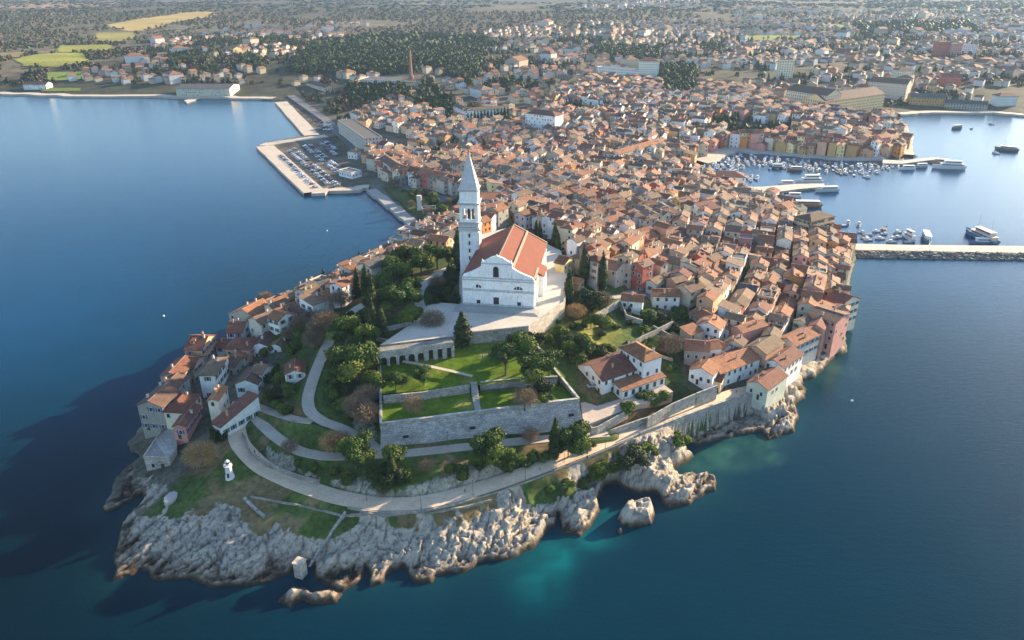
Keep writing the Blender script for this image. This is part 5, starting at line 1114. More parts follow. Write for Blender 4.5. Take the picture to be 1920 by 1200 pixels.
WOOD = [[(560,105),(610,78),(700,68),(790,66),(910,75),(940,90),(900,110),(905,150),(880,160),(800,125),(770,140),(720,140),(600,140),(540,135)], [(1240,125),(1300,125),(1310,180),(1240,180)], [(1120,88),(1240,92),(1235,115),(1100,112)], [(0,120),(35,105),(60,130),(60,150),(0,152)],
        [(310,112),(380,104),(395,118),(320,126)], [(450,108),(480,108),(500,130),(455,132)], [(650,165),(760,165),(770,190),(660,190)], [(780,195),(850,225),(960,240),(955,228),(870,215),(800,150)], [(1700,95),(1760,95),(1770,112),(1700,112)], [(1600,48),(1800,42),(1850,62),(1620,66)]]
FIELDS = [([(205,46),(250,38),(350,24),(400,22),(392,32),(330,40),(262,59),(222,54)], (.38,.28,.10)), ([(30,112),(60,104),(110,100),(160,100),(162,118),(110,126),(50,124)], (.26,.26,.05)), ([(110,86),(208,84),(206,97),(112,98)], (.27,.26,.055)), ([(185,62),(248,61),(252,72),(225,79),(182,76)], (.27,.23,.07)), ([(90,136),(155,135),(150,150),(92,152)], (.20,.25,.045)), ([(78,166),(150,166),(150,172),(80,172)], (.18,.22,.05)), ([(0,8),(210,4),(215,13),(30,16),(0,14)], (.26,.17,.10)), ([(0,100),(45,98),(40,108),(0,108)], (.24,.19,.09)), ([(1400,68),(1500,66),(1505,80),(1405,78)], (.22,.24,.06)), ([(480,72),(520,68),(525,82),(485,88)], (.16,.2,.04)), ([(880,160),(925,165),(920,178),(885,172)], (.12,.17,.03)), ([(1540,45),(1620,48),(1620,54),(1540,52)], (.22,.22,.08)), ([(1690,72),(1740,72),(1735,82),(1690,80)],(.2,.2,.08)), ([(722,352),(770,360),(860,388),(862,405),(815,418),(770,395)],(.08,.11,.03))]
for poly, col in FIELDS:
    pts = [G(a, b) for a, b in poly]
    # densify into a draped grid
    X0, X1 = min(p[0] for p in pts), max(p[0] for p in pts); Y0, Y1 = min(p[1] for p in pts), max(p[1] for p in pts)
    st = max((X1 - X0), (Y1 - Y0)) / 40; gx, gy = np.meshgrid(np.arange(X0, X1 + st, st), np.arange(Y0, Y1 + st, st)); gz = hzv(gx, gy) + .8; ins = inside(gx, gy, [(p[0], p[1]) for p in pts]); q = ins[:-1, :-1] | ins[1:, 1:]
    ix = np.arange(gx.size).reshape(gx.shape)
    if not q.any(): continue
    F = np.stack([ix[:-1, :-1][q], ix[:-1, 1:][q], ix[1:, 1:][q], ix[1:, :-1][q]], 1); fb = fbm(gx / 60, gy / 60, 3, 12)[..., None]
    o = link('field', np_mesh('field', np.stack([gx.ravel(), gy.ravel(), gz.ravel()], 1), F, [M['grass']], cols=(np.array(col) * (.7 + .6 * fb)).reshape(-1, 3), smooth=True)); tag(o, kind='structure')
def scatter(x0, x1, y0, y1, step, seed):
    g = np.random.RandomState(seed); X, Y = np.meshgrid(np.arange(x0, x1, step), np.arange(y0, y1, step)); X = (X + g.uniform(-.4, .4, X.shape) * step).ravel(); Y = (Y + g.uniform(-.4, .4, Y.shape) * step).ravel()
    Z = hzv(X, Y); px, py, d = proj(X, Y, Z); ok = (Z > 1.5) & (px > -60) & (px < 1980) & (py > -30); return X[ok], Y[ok], Z[ok], px[ok], py[ok], d[ok]
def anyin(px, py, L):
    o = np.zeros(px.shape, bool)
    for q in L: o |= inside(px, py, q)
    return o
rr2.seed(21); nb = 0; bigfoot = [(f[0], f[1], f[2]) for f in FOOT if f[1] > 450]
def clear(X, Y, pad=3):
    o = np.ones(X.shape, bool)
    for a, b, c in bigfoot: o &= (X - a) ** 2 + (Y - b) ** 2 > (c + pad) ** 2
    return o
T1b = [(690,335),(636,235),(716,198),(790,215),(850,240),(990,232),(1060,170),(1110,150),(1350,165),(1440,185),(1480,212),(1640,206),(1690,236),(1690,262),(1600,276),(1450,262),(1360,262),(1300,285),(1250,290)]
X, Y, Z, px, py, d = scatter(-420, 620, 470, 1150, 10.6, 3)
ok = inside(px, py, T1) & (fbm(X / 75, Y / 75, 3, 19) < .64) & ~anyin(px, py, WOOD) & (~inside(px, py, OLD)) & clear(X, Y, 2) & (sdf(X, Y, LAND) > 9)
for x, y, z in zip(X[ok], Y[ok], Z[ok]):
    a = R(25 + 50 * float(vnoise(np.array([x / 90.]), np.array([y / 90.]), 8)[0])) + rr2.choice([0, math.pi / 2]) + rr2.uniform(-.12, .12)
    bulk_house(BULK, x, y, z, a, rr2.uniform(8, 13), rr2.uniform(7, 9.5), rr2.choice([6, 7.5, 9, 10]), rr2.choice(['gx', 'gx', 'gy', 'hip']), tint(WALLC[rr2.choice(WCH + ['white'] * 6)]), tint(ROOFC[rr2.choice(RCH)], .18), win=y < 900, chim=y < 900); nb += 1
for (x0, x1, y0, y1, st, wn) in ((-900, 900, 560, 1300, 21, True), (-1500, 1700, 1300, 2300, 24, False), (-2200, 2900, 2300, 4600, 44, False)):
    X, Y, Z, px, py, d = scatter(x0, x1, y0, y1, st, int(st)); dens = fbm(X / 160, Y / 160, 3, 14); veg = fbm(X / 75, Y / 75, 3, 19)
    ok = anyin(px, py, SUB) & ~anyin(px, py, WOOD) & ~inside(px, py, T1) & ~inside(px, py, OLD) & ~anyin(px, py, [f[0] for f in FIELDS]) & clear(X, Y, 6) & (dens > .36) & (veg < .60) & (sdf(X, Y, LAND) > 14)
    for x, y, z in zip(X[ok], Y[ok], Z[ok]):
        a = R(10 + 60 * float(vnoise(np.array([x / 200.]), np.array([y / 200.]), 8)[0])) + rr2.choice([0, math.pi / 2]); k = 1 + (rr2.random() < .05 and y > 800) * rr2.uniform(.6, 1.6)
        bulk_house(BULK, x, y, z, a, rr2.uniform(8, 12.5) * k, rr2.uniform(7.5, 10) * k, rr2.choice([5, 6, 7, 8.5]) * (1 + (k > 1) * .6), rr2.choice(['gx', 'gy', 'hip', 'hip', 'hip']), tuple(v * .72 for v in tint(WALLC[rr2.choice(['white'] * 8 + ['cream'] * 5 + ['beige'] * 6 + ['yellow', 'salmon'])])), tint(ROOFC[rr2.choice(['terracotta', 'terracotta', 'rust red', 'dusty pink', 'weathered brown'])], .2), win=wn and y < 1000, chim=False); nb += 1
print('mainland houses', nb)
def strip_px(name, pts, w_, col, zo=.3):
    q = []
    for i in range(len(pts) - 1):
        k = max(1, int(math.hypot(pts[i][0] - pts[i + 1][0], pts[i][1] - pts[i + 1][1]) / 8))
        for j in range(k): f = j / k; q.append(G(pts[i][0] * (1 - f) + pts[i + 1][0] * f, pts[i][1] * (1 - f) + pts[i + 1][1] * f))
    q.append(G(*pts[-1])); m = MB(); E = []
    for i, p in enumerate(q):
        a = q[max(0, i - 1)]; b = q[min(len(q) - 1, i + 1)]; L = math.hypot(b[0] - a[0], b[1] - a[1]) or 1; nx_, ny_ = -(b[1] - a[1]) / L * w_ / 2, (b[0] - a[0]) / L * w_ / 2; z = max(p[2], hz(p[0] + nx_, p[1] + ny_), hz(p[0] - nx_, p[1] - ny_), 1.8) + zo; E.append(((p[0] + nx_, p[1] + ny_, z), (p[0] - nx_, p[1] - ny_, z)))
    for i in range(len(E) - 1): m.poly([E[i][1], E[i + 1][1], E[i + 1][0], E[i][0]], 0, col); m.poly([(E[i][1][0], E[i][1][1], -1), (E[i + 1][1][0], E[i + 1][1][1], -1), E[i + 1][1], E[i][1]], 0, col); m.poly([(E[i + 1][0][0], E[i + 1][0][1], -1), (E[i][0][0], E[i][0][1], -1), E[i][0], E[i + 1][0]], 0, col)
    tag(m.build(name, [M['pave']]), kind='structure')
SAND = (.46, .39, .31)
strip_px('quay', [(497,275),(590,361)], 16, SAND); strip_px('quay', [(492,272),(577,261),(612,256)], 13, SAND, .34); strip_px('quay', [(586,362),(692,353)], 9, SAND, .38)
strip_px('quay', [(527,192),(585,254)], 15, SAND); strip_px('quay', [(697,358),(791,434)], 8, (.30,.285,.26)); strip_px('quay', [(0,175),(120,179),(320,181),(515,184)], 14, SAND)
strip_px('road', [(545,180),(610,225),(650,262),(690,302),(760,350),(870,388)], 10, (.13,.13,.135), .45)
strip_px('quay', [(1310,312),(1368,284)], 20, SAND); strip_px('quay', [(1366,284),(1450,286),(1600,297),(1655,294)], 12, (.42,.39,.35)); strip_px('quay', [(1695,290),(1690,250),(1684,232)], 16, SAND); strip_px('quay', [(1500,396),(1452,372),(1400,356)], 12, SAND); strip_px('quay', [(1684,215),(1740,211),(1842,210),(1920,215)], 12, SAND)
# ---- quays, piers, breakwater
def slabm(name, pts, z, label=None, kind='structure', c=(.48, .43, .36), z0=-3, cat=None):
    q = [P(a, b, z) for a, b in pts]; ar = sum(q[i][0] * q[(i + 1) % len(q)][1] - q[(i + 1) % len(q)][0] * q[i][1] for i in range(len(q)))
    if ar < 0: q = q[::-1]
    m = MB(); m.prism(q, z0, z, 0, 1, (.33, .31, .28), c); o = m.build(name, [M['stone'], M['pave']]); tag(o, label, cat, None, kind); return o
slabm('harbour_pier', [(1395,350),(1430,350),(1500,344),(1545,344),(1547,350),(1500,354),(1440,362),(1465,372),(1505,397),(1488,400),(1440,375),(1400,364)], 1.9)
slabm('harbour_mole', [(1655,299),(1690,301),(1728,297),(1760,294),(1762,298),(1728,302),(1690,307),(1655,306)], 2.0)
slabm('boat_pier', [(345,188),(372,181),(376,184),(350,192)], 1.2)
slabm('parking_quay', [(487,271),(577,257),(700,300),(690,354),(584,365)], 2.25, c=(.36, .34, .31)) if 0 else None
def along(p0, p1, w_, z, name, c=(.34, .32, .29)):
    pass
slabm('breakwater', [(1572,456),(1700,459),(1920,461),(2150,464),(2150,478),(1920,474),(1700,470),(1580,468)], 2.4, c=(.50, .44, .36))
def armour():
    """rubble along the sea side of the breakwater: countless blocks"""
    m = MB(); g = random.Random(4); a = P(1590, 470, 2.4); b = P(2150, 478, 2.4); u, n, L = frame(a, b)
    for i in range(1500):
        t = g.uniform(0, L); o = g.uniform(0, 5.5); s = g.uniform(.5, 1.3); x, y = a[0] + u[0] * t - n[0] * o, a[1] + u[1] * t - n[1] * o; z = 1.9 - o * .42 + g.uniform(-.2, .4)
        q = [Vector((g.uniform(.5, 1) * sx, g.uniform(.5, 1) * sy, g.uniform(.5, 1) * sz)) * s for sx in (-1, 1) for sy in (-1, 1) for sz in (-1, 1)]; p = [(x + v.x, y + v.y, z + v.z) for v in q]
        for f in ((1, 5, 7, 3), (0, 4, 5, 1), (4, 6, 7, 5), (2, 3, 7, 6), (0, 1, 3, 2)): m.poly([p[k] for k in f], 0, (.22, .21, .19))
    tag(m.build('breakwater_rubble', [M['stone']]), 'dark rubble blocks along the sea side of the breakwater', 'rubble', kind='stuff')
armour()
# ================================================================ trees
tr = random.Random(31); npr = np.random.RandomState(31)
def leaf_cloud(lobes, n, size, cols, seed, flat=.5):
    """small leaf-clump faces spread on and inside a set of ellipsoid lobes (cx, cy, cz, rx, ry, rz)"""
    g = np.random.RandomState(seed); lb = np.array(lobes, float); w = (lb[:, 3] * lb[:, 4] * lb[:, 5]) ** .66; k = g.choice(len(lb), n, p=w / w.sum())
    d = g.normal(size=(n, 3)); d /= np.linalg.norm(d, axis=1)[:, None]; r = 1 - .45 * g.random(n) ** 2.2; C = lb[k, :3] + d * lb[k, 3:6] * r[:, None] * (1 + .10 * g.normal(size=(n, 1)))
    nrm = d + g.normal(size=(n, 3)) * flat; nrm /= np.linalg.norm(nrm, axis=1)[:, None]
    t = np.cross(nrm, g.normal(size=(n, 3))); t /= np.linalg.norm(t, axis=1)[:, None]; b = np.cross(nrm, t); s = (size * g.uniform(.6, 1.4, n))[:, None]
    V = np.stack([C - t * s - b * s * .6, C + t * s - b * s * .5, C + t * s * .5 + b * s, C - t * s * .7 + b * s * .8], 1).reshape(-1, 3); F = np.arange(4 * n).reshape(n, 4)
    cl = g.choice(len(cols), len(lb)); base = np.array(cols)[cl][k] * g.uniform(.7, 1.35, (n, 1)); return V, F, np.repeat(base, 4, 0)
def trunk_mesh(h, r, limbs, col=None, name='trunk'):
    m = MB(); m.bar((0, 0, -1), (0, 0, h), r, r * .6, 7)
    for a, b in limbs: m.bar(a, b, r * .5, r * .18, 5)
    return m.mesh(name, [M['bark']])
def stone_pine(seed, tall=9, rad=5.5, umb=False):
    g = random.Random(seed); L = []; n = g.randint(9, 13)
    for i in range(n):
        a = g.uniform(0, 6.28); q = rad * g.uniform(.25, .8); L.append((q * math.cos(a), q * math.sin(a), tall * (.86 if umb else g.uniform(.5, .95)), rad * g.uniform(.28, .45), rad * g.uniform(.28, .45), rad * (.2 if umb else g.uniform(.2, .32))))
    L.append((0, 0, tall * .9, rad * .5, rad * .5, rad * .35))
    V, F, C = leaf_cloud(L, 6500, .235, [(.06, .10, .02), (.10, .14, .022), (.04, .07, .02), (.14, .17, .03)], seed)
    return np_mesh('crown', V, F, [M['leaf']], cols=C), trunk_mesh(tall * .75, .35, [((0, 0, tall * (.3 if umb else .4)), (l[0] * .8, l[1] * .8, l[2] - l[5] * .3)) for l in L[:7]])
def cypress(seed, h=14, r=1.7):
    g = random.Random(seed); L = [(g.uniform(-.2, .2), g.uniform(-.2, .2), h * (.08 + .88 * i / 8), r * w_, r * w_, h * .11) for i, w_ in enumerate((.6, .85, 1, 1.02, 1, .9, .75, .5, .22))]
    V, F, C = leaf_cloud(L, 4200, .21, [(.028, .045, .018), (.04, .06, .02), (.05, .07, .02)], seed, .35); return np_mesh('crown', V, F, [M['leaf']], cols=C), trunk_mesh(h * .8, .22, [])
def bare(seed, h=8, r=4.5, tone=(.17, .125, .085)):
    g = random.Random(seed); m = MB(); ends = []
    def grow(p, d, L, rad, lv):
        q = p + d * L; m.bar(tuple(p), tuple(q), rad, rad * .6, 4 if lv else 6, 0, tone)
        if lv >= 4: return
        for _ in range(4 if lv else 6):
            nd = (d + Vector((g.gauss(0, .55), g.gauss(0, .55), g.gauss(.05, .35)))).normalized(); grow(q, nd, L * g.uniform(.6, .85), rad * .52, lv + 1)
    grow(Vector((0, 0, -.5)), Vector((0, 0, 1)), h * .3, .28, 0)
    lob = [(g.uniform(-.5, .5) * r, g.uniform(-.5, .5) * r, h * g.uniform(.5, .8), r * .5, r * .5, h * .22) for _ in range(7)]
    return m.mesh('branches', [M['twig']]), None, lob
def twig_crown(seed, h, r, tone):
    g = np.random.RandomState(seed); n = 3000; d = g.normal(size=(n, 3)); d /= np.linalg.norm(d, axis=1)[:, None]; d[:, 2] = d[:, 2] * .8 + .05; rr_ = g.uniform(.35, 1, n)[:, None]
    C0 = np.array([0, 0, h * .58]) + d * np.array([r, r, h * .42]) * rr_; dirv = d + g.normal(size=(n, 3)) * .45; dirv /= np.linalg.norm(dirv, axis=1)[:, None]; s = g.uniform(.5, 1.1, (n, 1)); sd_ = np.cross(dirv, g.normal(size=(n, 3))); sd_ /= np.linalg.norm(sd_, axis=1)[:, None]; wd = .05
    V = np.stack([C0 - sd_ * wd, C0 + sd_ * wd, C0 + dirv * s + sd_ * .02, C0 + dirv * s - sd_ * .02], 1).reshape(-1, 3)
    return np_mesh('branches', V, np.arange(4 * n).reshape(n, 4), [M['twig']], cols=np.repeat(np.array(tone) * g.uniform(.7, 1.4, (n, 1)), 4, 0))
def bush(seed, r=3, h=3.4, cols=((.08, .115, .022), (.11, .15, .025), (.06, .09, .022))):
    g = random.Random(seed); L = [(g.uniform(-.55, .55) * r, g.uniform(-.55, .55) * r, h * g.uniform(.35, .72), r * g.uniform(.35, .55), r * g.uniform(.35, .55), h * g.uniform(.22, .34)) for _ in range(9)]
    V, F, C = leaf_cloud(L, 3600, .185, cols, seed); return np_mesh('crown', V, F, [M['leaf']], cols=C), trunk_mesh(h * .6, .14, [])
PROT = {'pine': [stone_pine(s) for s in (1, 2, 3)], 'umbrella': [stone_pine(4, 9, 5, True)], 'cypress': [cypress(5), cypress(6, 13, 1.5)], 'bush': [bush(7), bush(8), bush(9)],
        'bright': [bush(10, 3, 4, ((.12, .16, .02), (.16, .19, .02), (.08, .12, .02)))], 'dark': [bush(11, 3, 4, ((.025, .045, .018), (.035, .055, .02), (.05, .07, .02)))],
        'bare': [(twig_crown(s, 8, 4.2, (.20, .15, .10)), trunk_mesh(4.5, .26, [((0, 0, 2), (2.2 * math.cos(a), 2.2 * math.sin(a), 5)) for a in (0, 1.3, 2.4, 3.7, 5)])) for s in (12, 13)],
        'golden': [(twig_crown(15, 8, 4.6, (.34, .22, .10)), trunk_mesh(4.5, .3, [((0, 0, 1.6), (2.6 * math.cos(a), 2.6 * math.sin(a), 5)) for a in (0, 1.3, 2.4, 3.7, 5)]))]}
NAMES = {'pine': ('pine_tree', 'dark green spreading pine', 'tree'), 'umbrella': ('umbrella_pine', 'flat-topped umbrella pine', 'tree'), 'cypress': ('cypress_tree', 'slim dark cypress', 'tree'), 'bush': ('shrub', 'rounded green shrub', 'shrub'), 'bright': ('leafy_tree', 'bright yellow-green leafy tree', 'tree'), 'dark': ('evergreen_tree', 'dense dark evergreen tree', 'tree'), 'bare': ('bare_tree', 'leafless grey-brown tree', 'tree'), 'golden': ('bare_tree', 'large leafless golden-brown tree', 'tree')}
TREES = []
def tree(kind, px, py, s=1.0, sz=None, z=None, label=None, world=None):
    if world: x, y, zz = world
    else:
        x, y, zz = G(px, py)
        if z is not None: zz = z; x, y = P(px, py, z)
    cr, tk = tr.choice(PROT[kind]); nm, ds, ct = NAMES[kind]; rt = empty(nm, (x, y, zz - .15), tr.uniform(0, 6.28)); s *= 1.12; rt.scale = (s, s, (sz or s))
    link('trunk', tk, rt); link('crown' if kind not in ('bare', 'golden') else 'branches', cr, rt); TREES.append(dict(o=rt, desc=ds, p=(x, y, zz + 3), label=label, cat=ct, group='trees and shrubs of the headland'))
# hand placed, pixel of the trunk foot
for k, l in {
 'pine': [(722,560,1.0),(748,545,1.1),(735,590,1.05),(765,585,1.0),(775,620,.9),(790,515,1.0),(820,505,1.0),(760,510,1.1),(735,528,1.0),(650,652,1.1),(640,638,.8),(672,722,1.35),(690,700,1.0),(655,700,.9),(705,740,.8),(710,690,.7),(668,880,1.0),(650,868,.7),(922,868,1.0),(945,880,.7),(1082,852,1.0),(1065,858,.6),(742,885,.8),(900,885,.6),(842,498,.8),(690,655,.9),(770,560,.8),(1000,770,.1)],
 'cypress': [(700,640,1.1),(688,560,1.0),(860,505,1.3),(862,520,1.0),(672,560,.9),(610,545,.8),(676,510,.8),(1040,862,1.05),(1094,535,1.15),(1112,530,.9),(1128,545,1.1),(1012,458,.8),(1040,470,.9),(1046,482,.8),(1005,450,.7),(1066,575,1.0),(1300,575,1.0),(1090,672,.6),(736,905,.7),(700,600,1.1),(718,640,1.0),(402,830,.55),(1310,640,.0)],
 'bush': [(1075,650,1.2),(1060,640,1.0),(1100,662,1.3),(1122,668,1.2),(1140,660,.9),(1085,680,1.1),(1062,655,.9),(1175,772,1.1),(1205,752,1.0),(1240,752,1.2),(1225,758,.9),(1262,600,.9),(1275,590,1.1),(1290,600,.9),(1255,640,1.0),(1240,648,.7),(700,900,1.0),(715,915,.8),(960,880,1.1),(985,872,.9),(1000,862,.8),(870,895,.9),(850,885,.8),(900,870,1.0),(1020,862,.8),(1105,840,.8),(520,765,.9),(535,775,1.0),(505,745,.9),(540,740,1.1),(525,720,1.1),(510,700,1.0),(545,700,.9),(548,660,1.2),(530,640,1.2),(515,655,1.0),(500,665,.9),(560,640,1.0),(575,625,.9),(620,720,1.0),(625,745,1.1),(640,765,1.0),(655,780,.9),(625,690,.9),(636,705,1.0),(1030,640,.8),(1045,645,.7),(1012,640,.6),(1150,520,1.0),(1160,530,.9),(770,900,.8),(650,905,.8),(625,890,.7),(590,880,.6),(560,870,.5)],
 'dark': [(735,905,1.2),(722,900,1.1),(750,900,1.0),(1096,580,1.9),(1110,570,1.2),(480,700,.9),(495,720,1.0),(520,745,1.0),(560,700,.9),(500,620,1.0),(540,620,1.1),(560,600,1.0),(700,580,1.3),(680,610,1.2),(650,605,1.0),(720,520,1.2),(700,545,1.1),(1030,475,1.0),(1020,465,1.0),(1255,620,1.0),(1235,600,1.0),(1145,520,1.1),(410,828,.8),(760,535,1.1),(660,740,1.0),(690,770,.9),(930,560,.01),(830,560,1.2),(850,570,1.0),(835,545,1.0),(845,530,1.1),(822,548,.9),(850,515,1.0),(812,575,.7)],
 'bright': [(1222,602,1.3),(1052,635,1.1),(1275,575,.8),(1218,750,.8),(1300,615,.9)],
 'bare': [(812,622,1.0),(600,640,1.0),(612,625,1.1),(590,655,.9),(625,560,1.1),(640,550,1.1),(610,575,1.0),(575,580,1.0),(655,540,.9),(545,850,.6),(640,845,.8),(690,800,1.0),(672,785,1.0),(995,830,.6),(820,545,.8),(500,570,.8),(1255,668,1.1),(1238,662,.8),(800,885,.5),(540,600,.8),(560,590,.9),(585,610,.8),(520,610,.7),(600,590,1.0),(640,580,1.0),(660,560,.9),(565,625,.9),(690,530,.8),(700,510,.8),(620,545,1.0),(545,640,.7),(690,760,.9),(720,930,.4),(1130,580,.9)],
 'golden': [(381,878,1.05),(625,848,.8),(1080,600,.8)]}.items():
    for a, b, s in l:
        if s > .2: tree(k, a, b, s)
tree('cypress', 868, 655, 1.2, 1.1, z=26.2, label='big full cypress standing alone before the church square wall'); TREES[-1]['o'].scale = (2.0, 2.0, 1.1)
for k, a, b, s, z in (('umbrella',948,700,1.0,25.6),('pine',990,690,1.0,26),('pine',1010,725,1.0,24),('pine',975,670,.9,26.5),('dark',1020,735,1.1,23),('pine',1030,700,.8,25),('bush',1000,745,1.0,22),('bright',1022,752,.9,22),('bare',984,765,.85,22),('bare',775,775,.75,22),('pine',742,728,.55,25),('pine',795,720,.6,25),('bare',755,725,.5,25),('bush',728,720,.6,25),('bush',940,668,.8,26.5),('dark',1000,650,1.2,27)): tree(k, a, b, s, z=z)
for a, b, s, k in ((1130,886,1.1,'bright'),(1150,880,.8,'bush'),(1185,868,1.5,'dark'),(1222,848,1.0,'bright'),(1268,832,1.1,'bright'),(1115,896,.9,'bush'),(1090,905,.8,'bush'),(1065,912,.7,'bush'),(1030,918,.5,'bush')): tree(k, a, b, s * 1.15, sz=s * .85)
# gardens right of the church square
n_g = 0
while n_g < 46:
    a = tr.uniform(1030, 1290); b = tr.uniform(560, 720); GP = [(1058,575),(1100,560),(1180,590),(1270,600),(1290,650),(1265,700),(1250,690),(1160,640),(1080,690),(1045,680),(1020,630)]
    if not pin(a, b, GP): continue
    x_, y_, z_ = G(a, b); n_g += 1
    if not free(x_, y_, 1.2): continue
    tree(tr.choice(['bush', 'bush', 'bright', 'dark', 'bush', 'pine', 'bush']), a, b, tr.uniform(.35, .75))
# young trees of the old town and along the waterfront park
for i in range(60):
    pq = tr.choice([[(760,372),(850,395),(860,412),(800,420),(745,380)], [(715,345),(880,392),(880,400),(800,385)], [(600,180),(660,220),(700,290),(690,310),(640,240)], [(1100,330),(1400,400),(1500,560),(1200,500)]])
    for _ in range(50):
        a = tr.uniform(min(q[0] for q in pq), max(q[0] for q in pq)); b = tr.uniform(min(q[1] for q in pq), max(q[1] for q in pq))
        if pin(a, b, pq): tree(tr.choice(['bush', 'dark', 'pine', 'bare', 'bush']), a, b, tr.uniform(.6, .95)); break
for i in range(13): tree('cypress', 878 + i * 6.2, 236 - i * .9, .75, 1.0)
# ---- woods, garden trees and scrub: uncountable
def blob(seed, n):
    g = np.random.RandomState(seed); d = g.normal(size=(n, 3)); d /= np.linalg.norm(d, axis=1)[:, None]; d[:, 2] = np.abs(d[:, 2]) * .9 + .05; C = d * g.uniform(.6, 1.05, (n, 1)) * (1 + .25 * np.sin(5 * d[:, :1] + seed)); t = np.cross(d + g.normal(size=(n, 3)) * .4, g.normal(size=(n, 3))); t /= np.linalg.norm(t, axis=1)[:, None]; b = np.cross(t, d); s = g.uniform(.22, .45, (n, 1)) * (26 / n) ** .5
    return np.stack([C - t * s - b * s * .6, C + t * s - b * s * .6, C + t * s * .6 + b * s, C - t * s * .6 + b * s], 1)
def mass(name, sets, label, mats=('leaf',)):
    VV, CC = [], []
    for X, Y, Z, r, h, cols, n in sets:
        g = np.random.RandomState(len(X) + n); bl = np.stack([blob(s, n) for s in range(6)])
        k = g.randint(0, 6, len(X)); sc = np.stack([r, r, h], 1)[:, None, None, :]; V = bl[k] * sc * g.uniform(.8, 1.2, (len(X), 1, 1, 1)) + np.stack([X, Y, Z - .1], 1)[:, None, None, :]
        VV.append(V.reshape(-1, 3)); c = np.array(cols)[g.randint(0, len(cols), len(X))][:, None, :] * g.uniform(.65, 1.4, (len(X), n, 1)); CC.append(np.repeat(c.reshape(-1, 3), 4, 0))
    V = np.concatenate(VV); C = np.concatenate(CC); o = link(name, np_mesh(name, V, np.arange(len(V)).reshape(-1, 4), [M['leaf']], cols=C)); tag(o, label, 'trees', kind='stuff'); print(name, len(V) // 4)
DG = [(.03, .045, .02), (.04, .06, .02), (.055, .075, .022)]; BR = [(.085, .066, .042), (.075, .062, .038), (.10, .078, .05), (.055, .06, .03)]
def rnds(n, a, b, s): return np.random.RandomState(s).uniform(a, b, n)
sets = []
X, Y, Z, px, py, d = scatter(-700, 700, 560, 1500, 7.5, 5); ok = anyin(px, py, WOOD) & clear(X, Y, 4); n = ok.sum(); sets.append((X[ok], Y[ok], Z[ok], rnds(n, 4.2, 6.5, 1), rnds(n, 7, 11, 2), DG, 80))
X, Y, Z, px, py, d = scatter(-1600, 2400, 1500, 3200, 14, 6); ok = anyin(px, py, WOOD); n = ok.sum(); sets.append((X[ok], Y[ok], Z[ok], rnds(n, 6, 9, 1), rnds(n, 8, 13, 2), DG, 26))
mass('woodland', sets, 'dark pine woods on the mainland behind the town')
sets = []
X, Y, Z, px, py, d = scatter(-900, 1200, 480, 1700, 9.5, 7); ok = (anyin(px, py, SUB) | inside(px, py, T1)) & ~anyin(px, py, WOOD) & (fbm(X / 75, Y / 75, 3, 19) + .22 * (np.random.RandomState(5).random(len(X)) - .5) > .575) & clear(X, Y, 3) & ~inside(px, py, OLD) & (sdf(X, Y, LAND) > 12); n = ok.sum(); sets.append((X[ok], Y[ok], Z[ok], rnds(n, 2.2, 4.8, 1), rnds(n, 4, 10, 2), DG + DG + DG + BR, 44))
X, Y, Z, px, py, d = scatter(-420, -80, 620, 1000, 9, 17); ok = inside(px, py, [(525,160),(640,150),(760,170),(740,215),(700,240),(640,236),(600,200)]) & (fbm(X / 25, Y / 25, 3, 19) > .45) & clear(X, Y, 3) & (sdf(X, Y, LAND) > 30); n = ok.sum(); sets.append((X[ok], Y[ok], Z[ok], rnds(n, 2.2, 4.2, 1), rnds(n, 4, 9, 2), DG + BR, 44))
X, Y, Z, px, py, d = scatter(-1700, 2200, 1400, 2600, 21, 8); ok = (fbm(X / 120, Y / 120, 3, 23) > .38) & ~anyin(px, py, [f[0] for f in FIELDS]); n = ok.sum(); sets.append((X[ok], Y[ok], Z[ok], rnds(n, 3, 6, 1), rnds(n, 3, 7, 2), BR + BR + DG, 18))
X, Y, Z, px, py, d = scatter(-1300, -150, 900, 1600, 9, 12); ok = ~anyin(px, py, SUB) & ~anyin(px, py, WOOD) & ~anyin(px, py, [f[0] for f in FIELDS]) & (fbm(X / 90, Y / 90, 3, 29) > .40) & (py < 160); n = ok.sum(); sets.append((X[ok], Y[ok], Z[ok], rnds(n, 2.5, 4.5, 1), rnds(n, 3, 7, 2), BR + BR + DG, 16))
X, Y, Z, px, py, d = scatter(-3600, 4200, 2600, 6500, 42, 9); ok = (fbm(X / 260, Y / 260, 3, 27) > .42); n = ok.sum(); sets.append((X[ok], Y[ok], Z[ok], rnds(n, 7, 16, 1), rnds(n, 3, 6, 2), BR + BR + DG, 12))
mass('scrub', sets, 'brown winter scrub and garden trees across the mainland')
LMT = ['bell tower', 'arcade', 'garden lawn', 'bastion wall', 'small light tower', 'stone hut', 'white villa', 'sea wall', 'promenade', 'church facade', 'harbour car park', 'white palace', 'small red house', 'beige gable house', 'salmon shore house', 'tall pink house']
